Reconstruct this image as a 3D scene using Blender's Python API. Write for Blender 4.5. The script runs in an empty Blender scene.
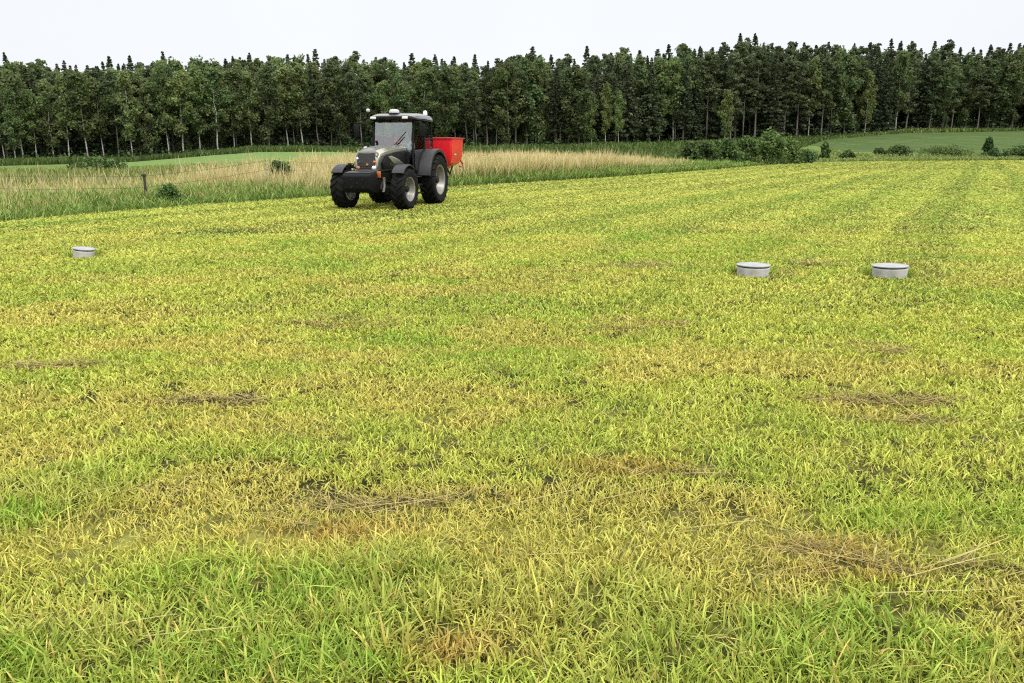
import bpy, bmesh, math, random
import numpy as np
from mathutils import Vector, Matrix

R_ = math.radians
PI = math.pi
SC = bpy.context.scene
COL = SC.collection
rng = np.random.default_rng(11)
random.seed(5)

# ------------------------------------------------------------------ camera geometry
F, H, TH = 797.0, 1.77, R_(13.51)
CT, ST = math.cos(TH), math.sin(TH)


def ground(px, py, z=0.0):
    u = (px - 512) / F
    v = (341.5 - py) / F
    t = (z - H) / (v * CT - ST)
    return np.array([u * t, (CT + v * ST) * t])


def xat(px, Y):
    return Y * (px - 512) / F * CT


def pxof(X, Y):
    return 512 + X / np.maximum(Y, 1e-3) * F / CT


def zat(py, Y):
    return H + Y * math.tan(math.atan((341.5 - py) / F) - TH)


# ------------------------------------------------------------------ noise
_tab = np.random.default_rng(3).random((8, 256, 256))


def vn(x, y, k=0):
    x = np.asarray(x, float); y = np.asarray(y, float)
    xi = np.floor(x).astype(int); yi = np.floor(y).astype(int)
    fx = x - xi; fy = y - yi
    fx = fx * fx * (3 - 2 * fx); fy = fy * fy * (3 - 2 * fy)
    T = _tab[k % 8]
    a = T[xi % 256, yi % 256]; b = T[(xi + 1) % 256, yi % 256]
    c = T[xi % 256, (yi + 1) % 256]; d = T[(xi + 1) % 256, (yi + 1) % 256]
    return (a * (1 - fx) + b * fx) * (1 - fy) + (c * (1 - fx) + d * fx) * fy


def fbm(x, y, k=0, o=3):
    s = 0; a = .5; n = 0
    for i in range(o):
        s = s + a * vn(np.asarray(x) * 2 ** i + 17.3 * i, np.asarray(y) * 2 ** i + 5.1 * i, k + i); n += a; a *= .5
    return s / n


def sst(a, b, x):
    t = np.clip((np.asarray(x, float) - a) / (b - a), 0, 1)
    return t * t * (3 - 2 * t)


# ------------------------------------------------------------------ terrain
_P = [-400, 0, 130, 220, 260, 480, 680, 800, 905, 1024, 1400]
_B = [168, 164, 161, 153.5, 150.5, 149, 144, 139.5, 131.5, 129.5, 127]
_D = [118, 124, 130, 136, 140, 148, 160, 172, 190, 200, 205]
_Y0P = [-400, 0, 300, 500, 700, 850, 1024, 1400]
_Y0 = [45, 45, 50, 60, 95, 140, 152, 160]


def forestD(px):
    return np.interp(px, _P, _D)


def terr(X, Y):
    X = np.asarray(X, float); Y = np.asarray(Y, float)
    Yc = np.maximum(Y, 5.0)
    px = np.clip(pxof(X, Yc), -400, 1400)
    D = np.interp(px, _P, _D)
    by = np.interp(px, _P, _B)
    zf = H + D * np.tan(np.arctan((341.5 - by) / F) - TH)
    y0 = np.interp(px, _Y0P, _Y0)
    t = np.clip((Yc - y0) / (D - y0), 0, 1)
    t = t * t * (3 - 2 * t) * .6 + t * .4
    z = zf * t + np.maximum(Yc - D, 0) * .012
    z = z + .02 * (fbm(X * .8, Y * .8, 2) - .5) * sst(60, 10, np.hypot(X, Y))
    return z


# ------------------------------------------------------------------ field outline (metres on the ground)
EDGE = [ground(*q) for q in [(0, 222), (200, 205), (330, 196.5), (460, 186), (600, 178), (700, 170.5), (760, 165.5)]]
e0 = (EDGE[4] - EDGE[0]); e0 = e0 / np.linalg.norm(e0)
EDGE = [EDGE[0] - e0 * 60, EDGE[0] - e0 * 25] + EDGE
FIELD = EDGE + [np.array(q) for q in [(44., 118.), (60., 133.), (88., 144.), (125., 150.), (230., 158.), (260., 60.), (160., -50.), (40., -70.)]]
en = np.array([-e0[1], e0[0]])          # points away from the field, to the far left


def ray_out(ang):
    d = np.array([math.sin(ang), math.cos(ang)])
    best = 1e9
    n = len(FIELD)
    for i in range(n):
        a, b = FIELD[i], FIELD[(i + 1) % n]
        m = np.array([[d[0], -(b - a)[0]], [d[1], -(b - a)[1]]])
        dt = np.linalg.det(m)
        if abs(dt) < 1e-9:
            continue
        r, s = np.linalg.solve(m, a)
        if r > 0 and -1e-6 <= s <= 1 + 1e-6:
            best = min(best, r)
    return best


_ANG = np.concatenate([np.linspace(-PI, -R_(50), 60), np.linspace(-R_(50), R_(50), 420)[1:], np.linspace(R_(50), PI, 60)[1:]])
_RB = np.array([ray_out(a) for a in _ANG])


def inside(X, Y, pad=0.0):
    a = np.arctan2(X, Y)
    return np.hypot(X, Y) < np.interp(a, _ANG, _RB) + pad


# ------------------------------------------------------------------ helpers: objects
def tag(o, label=None, cat=None, group=None, kind=None):
    if label: o['label'] = label
    if cat: o['category'] = cat
    if group: o['group'] = group
    if kind: o['kind'] = kind
    return o


def empty(name, loc=(0, 0, 0), rz=0.0, s=1.0):
    o = bpy.data.objects.new(name, None)
    o.location = loc; o.rotation_euler = (0, 0, rz); o.scale = (s, s, s)
    o.empty_display_size = .2
    COL.objects.link(o)
    return o


def np_mesh(name, V, faces, col=None, mats=(), smooth=False, fmat=None):
    """faces: list of int arrays (n,k)"""
    me = bpy.data.meshes.new(name)
    V = np.asarray(V, np.float32)
    me.vertices.add(len(V)); me.vertices.foreach_set('co', V.ravel())
    faces = [np.asarray(f, np.int32) for f in faces if len(f)]
    loops = np.concatenate([f.ravel() for f in faces])
    tot = np.concatenate([np.full(len(f), f.shape[1], np.int32) for f in faces])
    start = np.concatenate([[0], np.cumsum(tot)[:-1]]).astype(np.int32)
    me.loops.add(len(loops)); me.loops.foreach_set('vertex_index', loops)
    me.polygons.add(len(tot)); me.polygons.foreach_set('loop_start', start)
    if smooth:
        me.polygons.foreach_set('use_smooth', np.ones(len(tot), bool))
    if fmat is not None:
        me.polygons.foreach_set('material_index', np.asarray(fmat, np.int32))
    me.update(calc_edges=True)
    if col is not None:
        c = np.ones((len(V), 4), np.float32); c[:, :3] = col
        at = me.attributes.new('Col', 'FLOAT_COLOR', 'POINT'); at.data.foreach_set('color', c.ravel())
    for m in mats: me.materials.append(m)
    return me


def link(name, me, parent=None):
    o = bpy.data.objects.new(name, me); COL.objects.link(o)
    if parent is not None: o.parent = parent
    return o


class B:
    """collects shapes in one bmesh"""
    def __init__(s): s.bm = bmesh.new()

    def box(s, c, d, bev=0.0, rot=None, taper=None):
        m = Matrix.Translation(c) @ (rot.to_4x4() if rot is not None else Matrix.Identity(4)) @ Matrix.Diagonal((d[0], d[1], d[2], 1))
        r = bmesh.ops.create_cube(s.bm, size=1, matrix=m)
        if bev:
            ed = list({e for v in r['verts'] for e in v.link_edges})
            bmesh.ops.bevel(s.bm, geom=ed, offset=bev, segments=2, affect='EDGES', profile=.5)
        return s

    def prism(s, prof, y0, y1, bev=0.0):
        """prof: (x,z) list, extruded along y"""
        a = [s.bm.verts.new((x, y0, z)) for x, z in prof]
        b = [s.bm.verts.new((x, y1, z)) for x, z in prof]
        n = len(prof)
        fs = [s.bm.faces.new(a), s.bm.faces.new(b[::-1])]
        for i in range(n):
            fs.append(s.bm.faces.new((a[i], b[i], b[(i + 1) % n], a[(i + 1) % n])))
        bmesh.ops.recalc_face_normals(s.bm, faces=fs)
        if bev:
            ed = list({e for f in fs for e in f.edges})
            bmesh.ops.bevel(s.bm, geom=ed, offset=bev, segments=2, affect='EDGES', profile=.5)
        return s

    def tube(s, pts, r, k=8, cap=True):
        pts = [Vector(p) for p in pts]
        rs = r if isinstance(r, (list, tuple)) else [r] * len(pts)
        rings = []
        for i, p in enumerate(pts):
            d = (pts[min(i + 1, len(pts) - 1)] - pts[max(i - 1, 0)]).normalized()
            a = d.cross(Vector((0, 0, 1)))
            if a.length < 1e-3: a = d.cross(Vector((0, 1, 0)))
            a.normalize(); b = d.cross(a)
            rings.append([s.bm.verts.new(p + rs[i] * (math.cos(2 * PI * j / k) * a + math.sin(2 * PI * j / k) * b)) for j in range(k)])
        for i in range(len(rings) - 1):
            for j in range(k):
                s.bm.faces.new((rings[i][j], rings[i][(j + 1) % k], rings[i + 1][(j + 1) % k], rings[i + 1][j]))
        if cap:
            s.bm.faces.new(rings[0][::-1]); s.bm.faces.new(rings[-1])
        return s

    def lathe(s, prof, k=32, M=None):
        """prof: (r, h) list, axis z, moved by M"""
        M = M or Matrix.Identity(4)
        rings = []
        for r, h in prof:
            if r < 1e-5:
                rings.append([s.bm.verts.new(M @ Vector((0, 0, h)))])
            else:
                rings.append([s.bm.verts.new(M @ Vector((r * math.cos(2 * PI * j / k), r * math.sin(2 * PI * j / k), h))) for j in range(k)])
        for a, b in zip(rings, rings[1:]):
            for j in range(k):
                if len(a) == 1 and len(b) == 1: continue
                if len(a) == 1: s.bm.faces.new((a[0], b[(j + 1) % k], b[j]))
                elif len(b) == 1: s.bm.faces.new((a[j], a[(j + 1) % k], b[0]))
                else: s.bm.faces.new((a[j], a[(j + 1) % k], b[(j + 1) % k], b[j]))
        return s

    def loft(s, secs, cap=True):
        rings = [[s.bm.verts.new(p) for p in sec] for sec in secs]
        n = len(rings[0])
        for a, b in zip(rings, rings[1:]):
            for j in range(n):
                s.bm.faces.new((a[j], a[(j + 1) % n], b[(j + 1) % n], b[j]))
        if cap:
            s.bm.faces.new(rings[0][::-1]); s.bm.faces.new(rings[-1])
        return s

    def hexa(s, p):
        v = [s.bm.verts.new(q) for q in p]
        for f in ((3, 2, 1, 0), (4, 5, 6, 7), (0, 1, 5, 4), (1, 2, 6, 5), (2, 3, 7, 6), (3, 0, 4, 7)):
            s.bm.faces.new([v[i] for i in f])
        return s

    def build(s, name, mat, parent=None, smooth=None):
        bmesh.ops.recalc_face_normals(s.bm, faces=s.bm.faces)
        me = bpy.data.meshes.new(name); s.bm.to_mesh(me); s.bm.free()
        me.materials.append(mat)
        if smooth:
            me.polygons.foreach_set('use_smooth', np.ones(len(me.polygons), bool))
            me.set_sharp_from_angle(angle=R_(smooth))
        return link(name, me, parent)


# ------------------------------------------------------------------ materials
def newmat(name):
    m = bpy.data.materials.new(name); m.use_nodes = True
    nt = m.node_tree; nt.nodes.clear()
    out = nt.nodes.new('ShaderNodeOutputMaterial')
    return m, nt, out


def N(nt, t, **kw):
    n = nt.nodes.new(t)
    for k, v in kw.items(): setattr(n, k, v)
    return n


def pmat(name, col, rough=.5, metal=0.0, var=.15, scale=6.0, coat=0.0, bump=0.0, dirt=None, spec=None):
    m, nt, out = newmat(name)
    b = N(nt, 'ShaderNodeBsdfPrincipled')
    b.inputs['Roughness'].default_value = rough; b.inputs['Metallic'].default_value = metal
    if coat: b.inputs['Coat Weight'].default_value = coat; b.inputs['Coat Roughness'].default_value = .15
    if spec is not None: b.inputs['Specular IOR Level'].default_value = spec
    tc = N(nt, 'ShaderNodeTexCoord'); no = N(nt, 'ShaderNodeTexNoise')
    no.inputs['Scale'].default_value = scale; no.inputs['Detail'].default_value = 5
    nt.links.new(tc.outputs['Object'], no.inputs['Vector'])
    r = N(nt, 'ShaderNodeValToRGB')
    c = np.array(col); lo = c * (1 - var * 1.5); hi = np.minimum(c * (1 + var), 1)
    if dirt is not None: lo = np.array(dirt)
    r.color_ramp.elements[0].position = .3; r.color_ramp.elements[0].color = (*lo, 1)
    r.color_ramp.elements[1].position = .62; r.color_ramp.elements[1].color = (*hi, 1)
    nt.links.new(no.outputs['Fac'], r.inputs['Fac']); nt.links.new(r.outputs['Color'], b.inputs['Base Color'])
    if bump:
        bp = N(nt, 'ShaderNodeBump'); bp.inputs['Strength'].default_value = bump; bp.inputs['Distance'].default_value = .02
        nt.links.new(no.outputs['Fac'], bp.inputs['Height']); nt.links.new(bp.outputs['Normal'], b.inputs['Normal'])
    nt.links.new(b.outputs[0], out.inputs[0])
    return m


def leafmat(name, trans=.3, gloss=.04, objvar=0.0, rough=.5):
    """leaf-like sheet coloured per leaf; objvar: each plant a little different"""
    m, nt, out = newmat(name)
    at = N(nt, 'ShaderNodeAttribute', attribute_name='Col')
    c = at.outputs['Color']
    if objvar:
        oi = N(nt, 'ShaderNodeObjectInfo')
        hs = N(nt, 'ShaderNodeHueSaturation')
        mr = N(nt, 'ShaderNodeMapRange'); mr.inputs['To Min'].default_value = 1 - objvar; mr.inputs['To Max'].default_value = 1 + objvar
        nt.links.new(oi.outputs['Random'], mr.inputs['Value']); nt.links.new(mr.outputs[0], hs.inputs['Value'])
        mu = N(nt, 'ShaderNodeMath', operation='MULTIPLY'); mu.inputs[1].default_value = 7.31
        fr = N(nt, 'ShaderNodeMath', operation='FRACT')
        nt.links.new(oi.outputs['Random'], mu.inputs[0]); nt.links.new(mu.outputs[0], fr.inputs[0])
        m2 = N(nt, 'ShaderNodeMapRange'); m2.inputs['To Min'].default_value = .486; m2.inputs['To Max'].default_value = .514
        nt.links.new(fr.outputs[0], m2.inputs['Value']); nt.links.new(m2.outputs[0], hs.inputs['Hue'])
        nt.links.new(c, hs.inputs['Color']); c = hs.outputs['Color']
    d = N(nt, 'ShaderNodeBsdfDiffuse'); t = N(nt, 'ShaderNodeBsdfTranslucent')
    mx = N(nt, 'ShaderNodeMixShader'); mx.inputs[0].default_value = trans
    nt.links.new(c, d.inputs['Color']); nt.links.new(c, t.inputs['Color'])
    nt.links.new(d.outputs[0], mx.inputs[1]); nt.links.new(t.outputs[0], mx.inputs[2])
    g = N(nt, 'ShaderNodeBsdfGlossy'); g.inputs['Roughness'].default_value = rough
    g.inputs['Color'].default_value = (.9, .95, .9, 1)
    m3 = N(nt, 'ShaderNodeMixShader'); m3.inputs[0].default_value = gloss
    nt.links.new(mx.outputs[0], m3.inputs[1]); nt.links.new(g.outputs[0], m3.inputs[2])
    nt.links.new(m3.outputs[0], out.inputs[0])
    return m


def groundmat(name, cols, scale, bump=.4, aniso=None):
    """mottled earth / turf; cols: four ramp colours"""
    m, nt, out = newmat(name)
    b = N(nt, 'ShaderNodeBsdfPrincipled'); b.inputs['Roughness'].default_value = .95; b.inputs['Specular IOR Level'].default_value = .1
    tc = N(nt, 'ShaderNodeTexCoord')
    n1 = N(nt, 'ShaderNodeTexNoise'); n1.inputs['Scale'].default_value = scale; n1.inputs['Detail'].default_value = 9; n1.inputs['Roughness'].default_value = .68
    nt.links.new(tc.outputs['Object'], n1.inputs['Vector'])
    f = n1.outputs['Fac']
    if aniso:
        mp = N(nt, 'ShaderNodeMapping'); mp.inputs['Rotation'].default_value = (0, 0, aniso[0]); mp.inputs['Scale'].default_value = (aniso[1], aniso[2], 1)
        nt.links.new(tc.outputs['Object'], mp.inputs['Vector'])
        n2 = N(nt, 'ShaderNodeTexNoise'); n2.inputs['Scale'].default_value = 1; n2.inputs['Detail'].default_value = 3
        nt.links.new(mp.outputs[0], n2.inputs['Vector'])
        mm = N(nt, 'ShaderNodeMix', data_type='FLOAT'); mm.inputs[0].default_value = .5
        nt.links.new(f, mm.inputs[2]); nt.links.new(n2.outputs['Fac'], mm.inputs[3]); f = mm.outputs[0]
    r = N(nt, 'ShaderNodeValToRGB')
    els = r.color_ramp.elements
    pos = [.34, .45, .55, .66]
    while len(els) < 4: els.new(.5)
    for e, p, c in zip(els, pos, cols): e.position = p; e.color = (*c, 1)
    nt.links.new(f, r.inputs['Fac']); nt.links.new(r.outputs['Color'], b.inputs['Base Color'])
    bp = N(nt, 'ShaderNodeBump'); bp.inputs['Strength'].default_value = bump; bp.inputs['Distance'].default_value = .05
    nt.links.new(n1.outputs['Fac'], bp.inputs['Height']); nt.links.new(bp.outputs['Normal'], b.inputs['Normal'])
    nt.links.new(b.outputs[0], out.inputs[0])
    return m


M_BLADE = leafmat('grass_blade', .16, .012)
M_REED = leafmat('dry_stem', .25, .03)
M_LEAF = leafmat('tree_leaf', .38, .01, .26)
M_BUSH = leafmat('bush_leaf', .25, .015, .08)
e_ang = math.atan2(e0[1], e0[0])
M_FIELD = groundmat('stubble_soil', [(.015, .012, .006), (.036, .033, .011), (.12, .12, .028), (.24, .24, .055)], 7.0, .6, (-e_ang, .05, .8))
M_MEADOW = groundmat('meadow_turf', [(.05, .08, .02), (.08, .13, .03), (.12, .17, .04), (.17, .19, .06)], .9, .5)
M_CROP = groundmat('crop_leaves', [(.038, .064, .019), (.054, .085, .024), (.070, .104, .030), (.098, .128, .038)], 1.6, .6, (.5, .12, 1.1))
M_CROP2 = groundmat('young_ley', [(.085, .145, .036), (.105, .17, .042), (.125, .19, .048), (.155, .21, .056)], 1.2, .5)


# ------------------------------------------------------------------ ground sheets
def star_sheet(name, radii_of, ang, z_of, mat):
    rows = []
    for a in ang: rows.append(radii_of(a))
    Rr = np.array(rows)                       # (A, K)
    A, K = Rr.shape
    X = Rr * np.sin(ang)[:, None]; Y = Rr * np.cos(ang)[:, None]
    Z = z_of(X, Y)
    V = np.stack([X, Y, Z], -1).reshape(-1, 3)
    i = np.arange(A - 1)[:, None] * K + np.arange(K - 1)[None, :]
    q = np.stack([i, i + K, i + K + 1, i + 1], -1).reshape(-1, 4)
    # close the middle with a fan
    c = len(V); V = np.concatenate([V, [[0, 0, float(z_of(np.array([0.]), np.array([0.]))[0])]]])
    j = np.arange(A - 1) * K
    t = np.stack([np.full(A - 1, c), j + K, j], -1)
    # consistent up normals
    me = np_mesh(name, V, [q[:, ::-1], t[:, ::-1]], None, [mat], True)
    o = link(name, me); tag(o, kind='structure')
    return o


_rg = np.concatenate([np.geomspace(1.0, 250, 190), np.geomspace(260, 2500, 24)])
star_sheet('ground', lambda a: _rg, _ANG, lambda X, Y: terr(X, Y) - np.where(inside(X, Y, -.2), .06, 0.0), M_MEADOW)
_k = np.geomspace(.008, 1, 130)
star_sheet('mown_field', lambda a: _k * np.interp(a, _ANG, _RB), _ANG, lambda X, Y: terr(X, Y) + .006, M_FIELD)


def crop_sheet(name, p0, p1, ylo, yhi, mat, lift=.10, nx=90, ny=30):
    """a crop strip between the bearings p0..p1; ylo/yhi give its near and far distance"""
    P = np.linspace(p0, p1, nx); T = np.linspace(0, 1, ny)
    n = ylo(P)[None, :]; f = yhi(P)[None, :]
    Y = n + (f - n) * T[:, None]
    X = Y * (P[None, :] - 512) / F * CT
    Z = terr(X, Y) + lift * np.minimum(1, 12 * np.minimum(T, 1 - T))[:, None] - .01 + .04 * fbm(X * .9, Y * .9, 1)
    V = np.stack([X, Y, Z], -1).reshape(-1, 3)
    i = np.arange(ny - 1)[:, None] * nx + np.arange(nx - 1)[None, :]
    q = np.stack([i, i + 1, i + nx + 1, i + nx], -1).reshape(-1, 4)
    o = link(name, np_mesh(name, V, [q], None, [mat], True)); tag(o, kind='structure')
    return o


crop_sheet('crop_field', 796, 1250, lambda P: np.interp(P, [796, 830, 1024, 1250], [158, 153, 160, 166]),
           lambda P: np.interp(P, [796, 830, 905, 1024, 1250], [160, 174, 184, 194, 198]), M_CROP)
crop_sheet('ley_field', 95, 420, lambda P: np.interp(P, [95, 300, 470], [88, 82, 84]), lambda P: np.interp(P, [95, 230, 470], [112, 120, 126]), M_CROP2)
crop_sheet('ley_strip', -120, 120, lambda P: np.interp(P, [-120, 120], [58, 62]), lambda P: np.interp(P, [-120, 120], [86, 78]), M_CROP2)


# ------------------------------------------------------------------ blades
def blades(name, X, Y, Z, L, W, az, lean, bend, col, mat, tip=None, roll=None, segs=(0, .42, .78)):
    """thin tapering leaves growing from the ground, as one mesh"""
    n = len(X)
    dx, dy = np.cos(az), np.sin(az)
    roll = rng.uniform(0, 2 * PI, n) if roll is None else roll
    wx, wy = np.cos(roll), np.sin(roll)
    pts = []; cols = []
    for t in list(segs) + [1.0]:
        hx = L * (lean * t + bend * t * t)
        hz = L * (t * np.sqrt(np.maximum(1 - lean * lean, .02)) - .55 * bend * t * t)
        cx = X + dx * hx; cy = Y + dy * hx; cz = Z + hz
        w = W * .5 * (1 - .55 * t if t < .9 else .25)
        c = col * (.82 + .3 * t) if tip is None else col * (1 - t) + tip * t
        if t < 1:
            pts.append(np.stack([cx - wx * w, cy - wy * w, cz], -1)); pts.append(np.stack([cx + wx * w, cy + wy * w, cz], -1))
            cols += [c, c]
        else:
            pts.append(np.stack([cx, cy, cz], -1)); cols.append(c)
    K = len(pts)
    V = np.stack(pts, 1).reshape(-1, 3); C = np.stack(cols, 1).reshape(-1, 3)
    b = np.arange(n)[:, None] * K
    qs = [b + np.array([[2 * i, 2 * i + 1, 2 * i + 3, 2 * i + 2]]) for i in range(len(segs) - 1)]
    e = 2 * (len(segs) - 1)
    tr = b + np.array([[e, e + 1, K - 1]])
    return link(name, np_mesh(name, V, [np.concatenate(qs), tr], C, [mat]))


# hay left lying in low swaths: (px, py, half width px, half height px)
HAY = [(160, 496, 120, 10), (430, 508, 190, 9), (720, 523, 70, 7), (130, 634, 110, 9), (640, 330, 80, 9), (345, 323, 70, 10), (210, 405, 60, 9),
       (850, 352, 60, 9), (880, 402, 80, 10), (905, 422, 60, 6), (815, 552, 60, 7), (965, 575, 70, 22), (1000, 632, 34, 9), (40, 367, 60, 7),
       (770, 575, 30, 7), (820, 264, 36, 5), (640, 268, 60, 6), (385, 657, 18, 8), (690, 478, 60, 6), (860, 560, 60, 18), (330, 520, 90, 14)]
_hay = []
for px, py, a, b_ in HAY:
    c = ground(px, py); d = math.hypot(*c, H)
    up, dn = ground(px, py - b_), ground(px, py + b_)
    _hay.append((c[0], c[1], a * d / F, max(.04, abs(up[1] - dn[1]) / 2)))


def haymask(x, y):
    m = np.zeros_like(x)
    wob = fbm(x * 3, y * 6, 4) - .5
    for cx, cy, a, b in _hay:
        k = ((x - cx) / a) ** 2 + ((y - cy + wob * b * 1.6) / (b * .75)) ** 2
        m = np.maximum(m, sst(1.3, .3, k + wob * 1.2))
    return m * sst(.40, .62, fbm(x * 1.7 + 3, y * 7, 2))


YEL = np.array([.505, .500, .092]); GRN = np.array([.165, .335, .032]); TAN = np.array([.58, .45, .125]); BRN = np.array([.22, .14, .05]); LIME = np.array([.385, .49, .065])


LUSH = [(40, 502, 85, 34, .85), (70, 655, 150, 48, .9), (200, 590, 90, 30, .6), (345, 600, 125, 48, 1), (270, 662, 110, 40, 1), (610, 600, 110, 34, .7), (800, 648, 140, 50, 1), (950, 668, 110, 34, .9), (690, 668, 60, 30, .8), (1010, 520, 60, 20, .5), (905, 525, 70, 12, .6)]


def field_colour(x, y, n):
    d = np.hypot(x, y)
    s = x * en[0] + y * en[1]; t = x * e0[0] + y * e0[1]
    far = sst(8, 30, d)
    st = vn(s * .55, t * .012, 1) * .6 + vn(s * 1.7, t * .03, 2) * .4
    p = fbm(x * .45, y * .4, 3); q = fbm(x * 2.3, y * 2.3, 5)
    g = np.clip(.35 * sst(.46, .68, p) + .35 * sst(.5, .72, q) + far * .35 * sst(.56, .34, st), 0, 1)
    near = sst(3.5, 2.6, d + 1.0 * (fbm(x * 1.1, y * 1.6, 6) - .5)) * sst(.33, .52, fbm(x * 2.1 + 9, y * 2.1, 7) + .12 * sst(3.0, 2.3, d))
    left = np.zeros_like(x)
    wob = fbm(x * 2.4, y * 2.4, 2)
    for px, py, a, b_, k in LUSH:
        cc = ground(px, py); up, dn = ground(px, py - b_), ground(px, py + b_)
        q_ = np.hypot((x - cc[0]) / (a * math.hypot(cc[0], cc[1], H) / F), (y - cc[1]) / (abs(up[1] - dn[1]) / 2))
        left = np.maximum(left, sst(1.35, .6, q_ + 1.0 * (wob - .5)) * k)
    near = near * .45
    g = np.maximum(g, np.maximum(near, left))
    band = .5 + .5 * np.sin(2 * PI * s / 2.7 + 2.2 * (vn(t * .045, s * .12, 6) - .5))
    wide = .5 + .5 * np.sin(2 * PI * s / 8.3 + 1.2)
    mow = sst(6, 26, d) * sst(.45, .95, band * .85 + wide * .18)
    g = np.clip(g + .36 * mow, 0, 1)
    tn = sst(.5, .66, fbm(x * .8 + 40, y * 1.1, 1)) * (1 - near) * .52 * sst(30, 5, d)
    rnd = rng.random(n)
    c = YEL + (LIME - YEL) * (rnd[:, None] * (.6 - .3 * far[:, None]))
    c = c + (GRN - c) * (g * (.55 + .45 * rng.random(n)))[:, None]
    c = c + (TAN - c) * np.clip(tn * .9 + (rng.random(n) < .07) * .8, 0, 1)[:, None]
    # a rust tinge at two spots
    for px, py, ra, rb in ((838, 552, .36, .17), (860, 575, .4, .12), (455, 655, .3, .14), (330, 535, .55, .13), (620, 470, .5, .2)):
        cc = ground(px, py)
        k = sst(1.2, .2, np.hypot((x - cc[0]) / ra, (y - cc[1]) / rb))
        c = c + (np.array([.46, .26, .075]) - c) * (k * .55)[:, None]
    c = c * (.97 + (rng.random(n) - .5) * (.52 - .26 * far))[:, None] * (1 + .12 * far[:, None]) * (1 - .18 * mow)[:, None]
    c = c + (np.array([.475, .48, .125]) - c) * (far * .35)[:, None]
    return c, np.maximum(near, left), st


def wedge(n, d0, d1, power, margin=2.0):
    """random points in front of the camera between two distances"""
    u = rng.random(n)
    d = (d0 ** power + u * (d1 ** power - d0 ** power)) ** (1 / power)
    hw = .70 * d + margin
    return rng.uniform(-1, 1, n) * hw, d


pieces = []
for d0, d1, n in ((1.3, 4.2, 160000), (4.2, 8.5, 250000), (8.5, 17, 340000), (17, 36, 340000), (36, 75, 240000), (75, 160, 130000)):
    x, y = wedge(n, d0, d1, 1.2, 1.2)
    ok = inside(x, y, .25)
    x, y = x[ok], y[ok]
    hm = haymask(x, y)
    s = x * en[0] + y * en[1]; t = x * e0[0] + y * e0[1]
    row = vn(s * 2.2, t * .07, 3)                     # mower rows: thin, gappy lines
    keep = rng.random(len(x)) > np.maximum(hm * .36, sst(.38, .2, row) * .55 * sst(5, 13, y))
    clump = vn(x * 9, y * 9, 4)
    keep &= rng.random(len(x)) > sst(.40, .14, clump) * .75 * sst(20, 7, y)
    x, y, hm = x[keep], y[keep], hm[keep]
    pieces.append((x, y, hm))
x = np.concatenate([p[0] for p in pieces]); y = np.concatenate([p[1] for p in pieces]); hm = np.concatenate([p[2] for p in pieces])
n = len(x); d = np.hypot(np.hypot(x, y), H)
c, near, st = field_colour(x, y, n)
c = c + (BRN * 1.4 - c) * (hm * .8 * rng.random(n))[:, None]
L = (.024 + .042 * rng.random(n) ** 1.3) * (1 + .9 * near) * (1 - .35 * hm)
L = np.where(rng.random(n) < .05, L * 1.7, L) * (1 + .35 * sst(40, 120, d))
W = np.maximum(.0082 * (1 + .15 * near), (1.6 + .6 * sst(15, 40, d)) * d / F) * rng.uniform(.55, 1.4, n)
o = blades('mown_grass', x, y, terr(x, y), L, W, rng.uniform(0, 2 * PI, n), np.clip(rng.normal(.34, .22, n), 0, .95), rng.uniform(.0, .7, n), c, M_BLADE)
tag(o, 'short yellow green mown grass covering the whole field', 'grass', kind='stuff')

# hay stems lying in the swaths, and thatch crumbs
xs, ys, zs, Ls, Ws, az, cs = [], [], [], [], [], [], []
for (cx, cy, a, b), (px, py, _, _) in zip(_hay, HAY):
    d = math.hypot(cx, cy)
    m = int(min(150, 230 * a * b * 4 + 10))
    ang = rng.uniform(0, 2 * PI, m); rr = np.sqrt(rng.random(m))
    xs.append(cx + np.cos(ang) * rr * a * .9); ys.append(cy + np.sin(ang) * rr * b * .7)
    Ls.append(rng.uniform(.08, .30, m) * (1 + .4 * (rng.random(m) < .1)))
    Ws.append(np.maximum(.003, .9 * d / F) * rng.uniform(.7, 1.5, m))
    az.append(rng.normal(0, .9, m) + PI * (rng.random(m) < .5))
    k = rng.random((m, 1))
    cs.append((np.array([.17, .11, .036]) * (1 - k) + np.array([.55, .43, .16]) * k))
# loose stems everywhere
m = 26000
x, y = wedge(m, 1.6, 16, 1.1, .8)
xs.append(x); ys.append(y); Ls.append(rng.uniform(.07, .22, m)); Ws.append(np.maximum(.0028, .8 * y / F) * rng.uniform(.7, 1.3, m))
az.append(rng.uniform(0, 2 * PI, m)); k = rng.random((m, 1)); cs.append(np.array([.20, .14, .05]) * (1 - k) + np.array([.46, .40, .14]) * k)
# a few long pale stems
ls = [(640, 498, .55, .1), (540, 508, .5, .2), (390, 507, .42, -.05), (560, 548, .3, -.25), (270, 507, .3, .0), (720, 523, .42, -.06), (85, 500, .4, .25), (110, 492, .4, .12), (60, 488, .5, .35),
      (120, 630, .45, .05), (200, 634, .4, -.1), (420, 510, .5, .12), (690, 500, .3, .1), (960, 575, .5, .2), (930, 590, .45, -.2), (990, 560, .4, .3)]
for px, py, l, a in ls:
    g = ground(px, py, .05); xs.append(np.array([g[0] - l / 2])); ys.append(np.array([g[1]])); Ls.append(np.array([l])); Ws.append(np.array([.0075])); az.append(np.array([a])); cs.append(np.array([[.50, .42, .17]]))
xs, ys, Ls, Ws, az, cs = map(np.concatenate, (xs, ys, Ls, Ws, az, cs))
k = (haymask(xs, ys) > .35) | (rng.random(len(xs)) < np.where(Ls > .31, 1, .22))
xs, ys, Ls, Ws, az, cs = xs[k], ys[k], Ls[k], Ws[k], az[k], cs[k]
n = len(xs)
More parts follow.
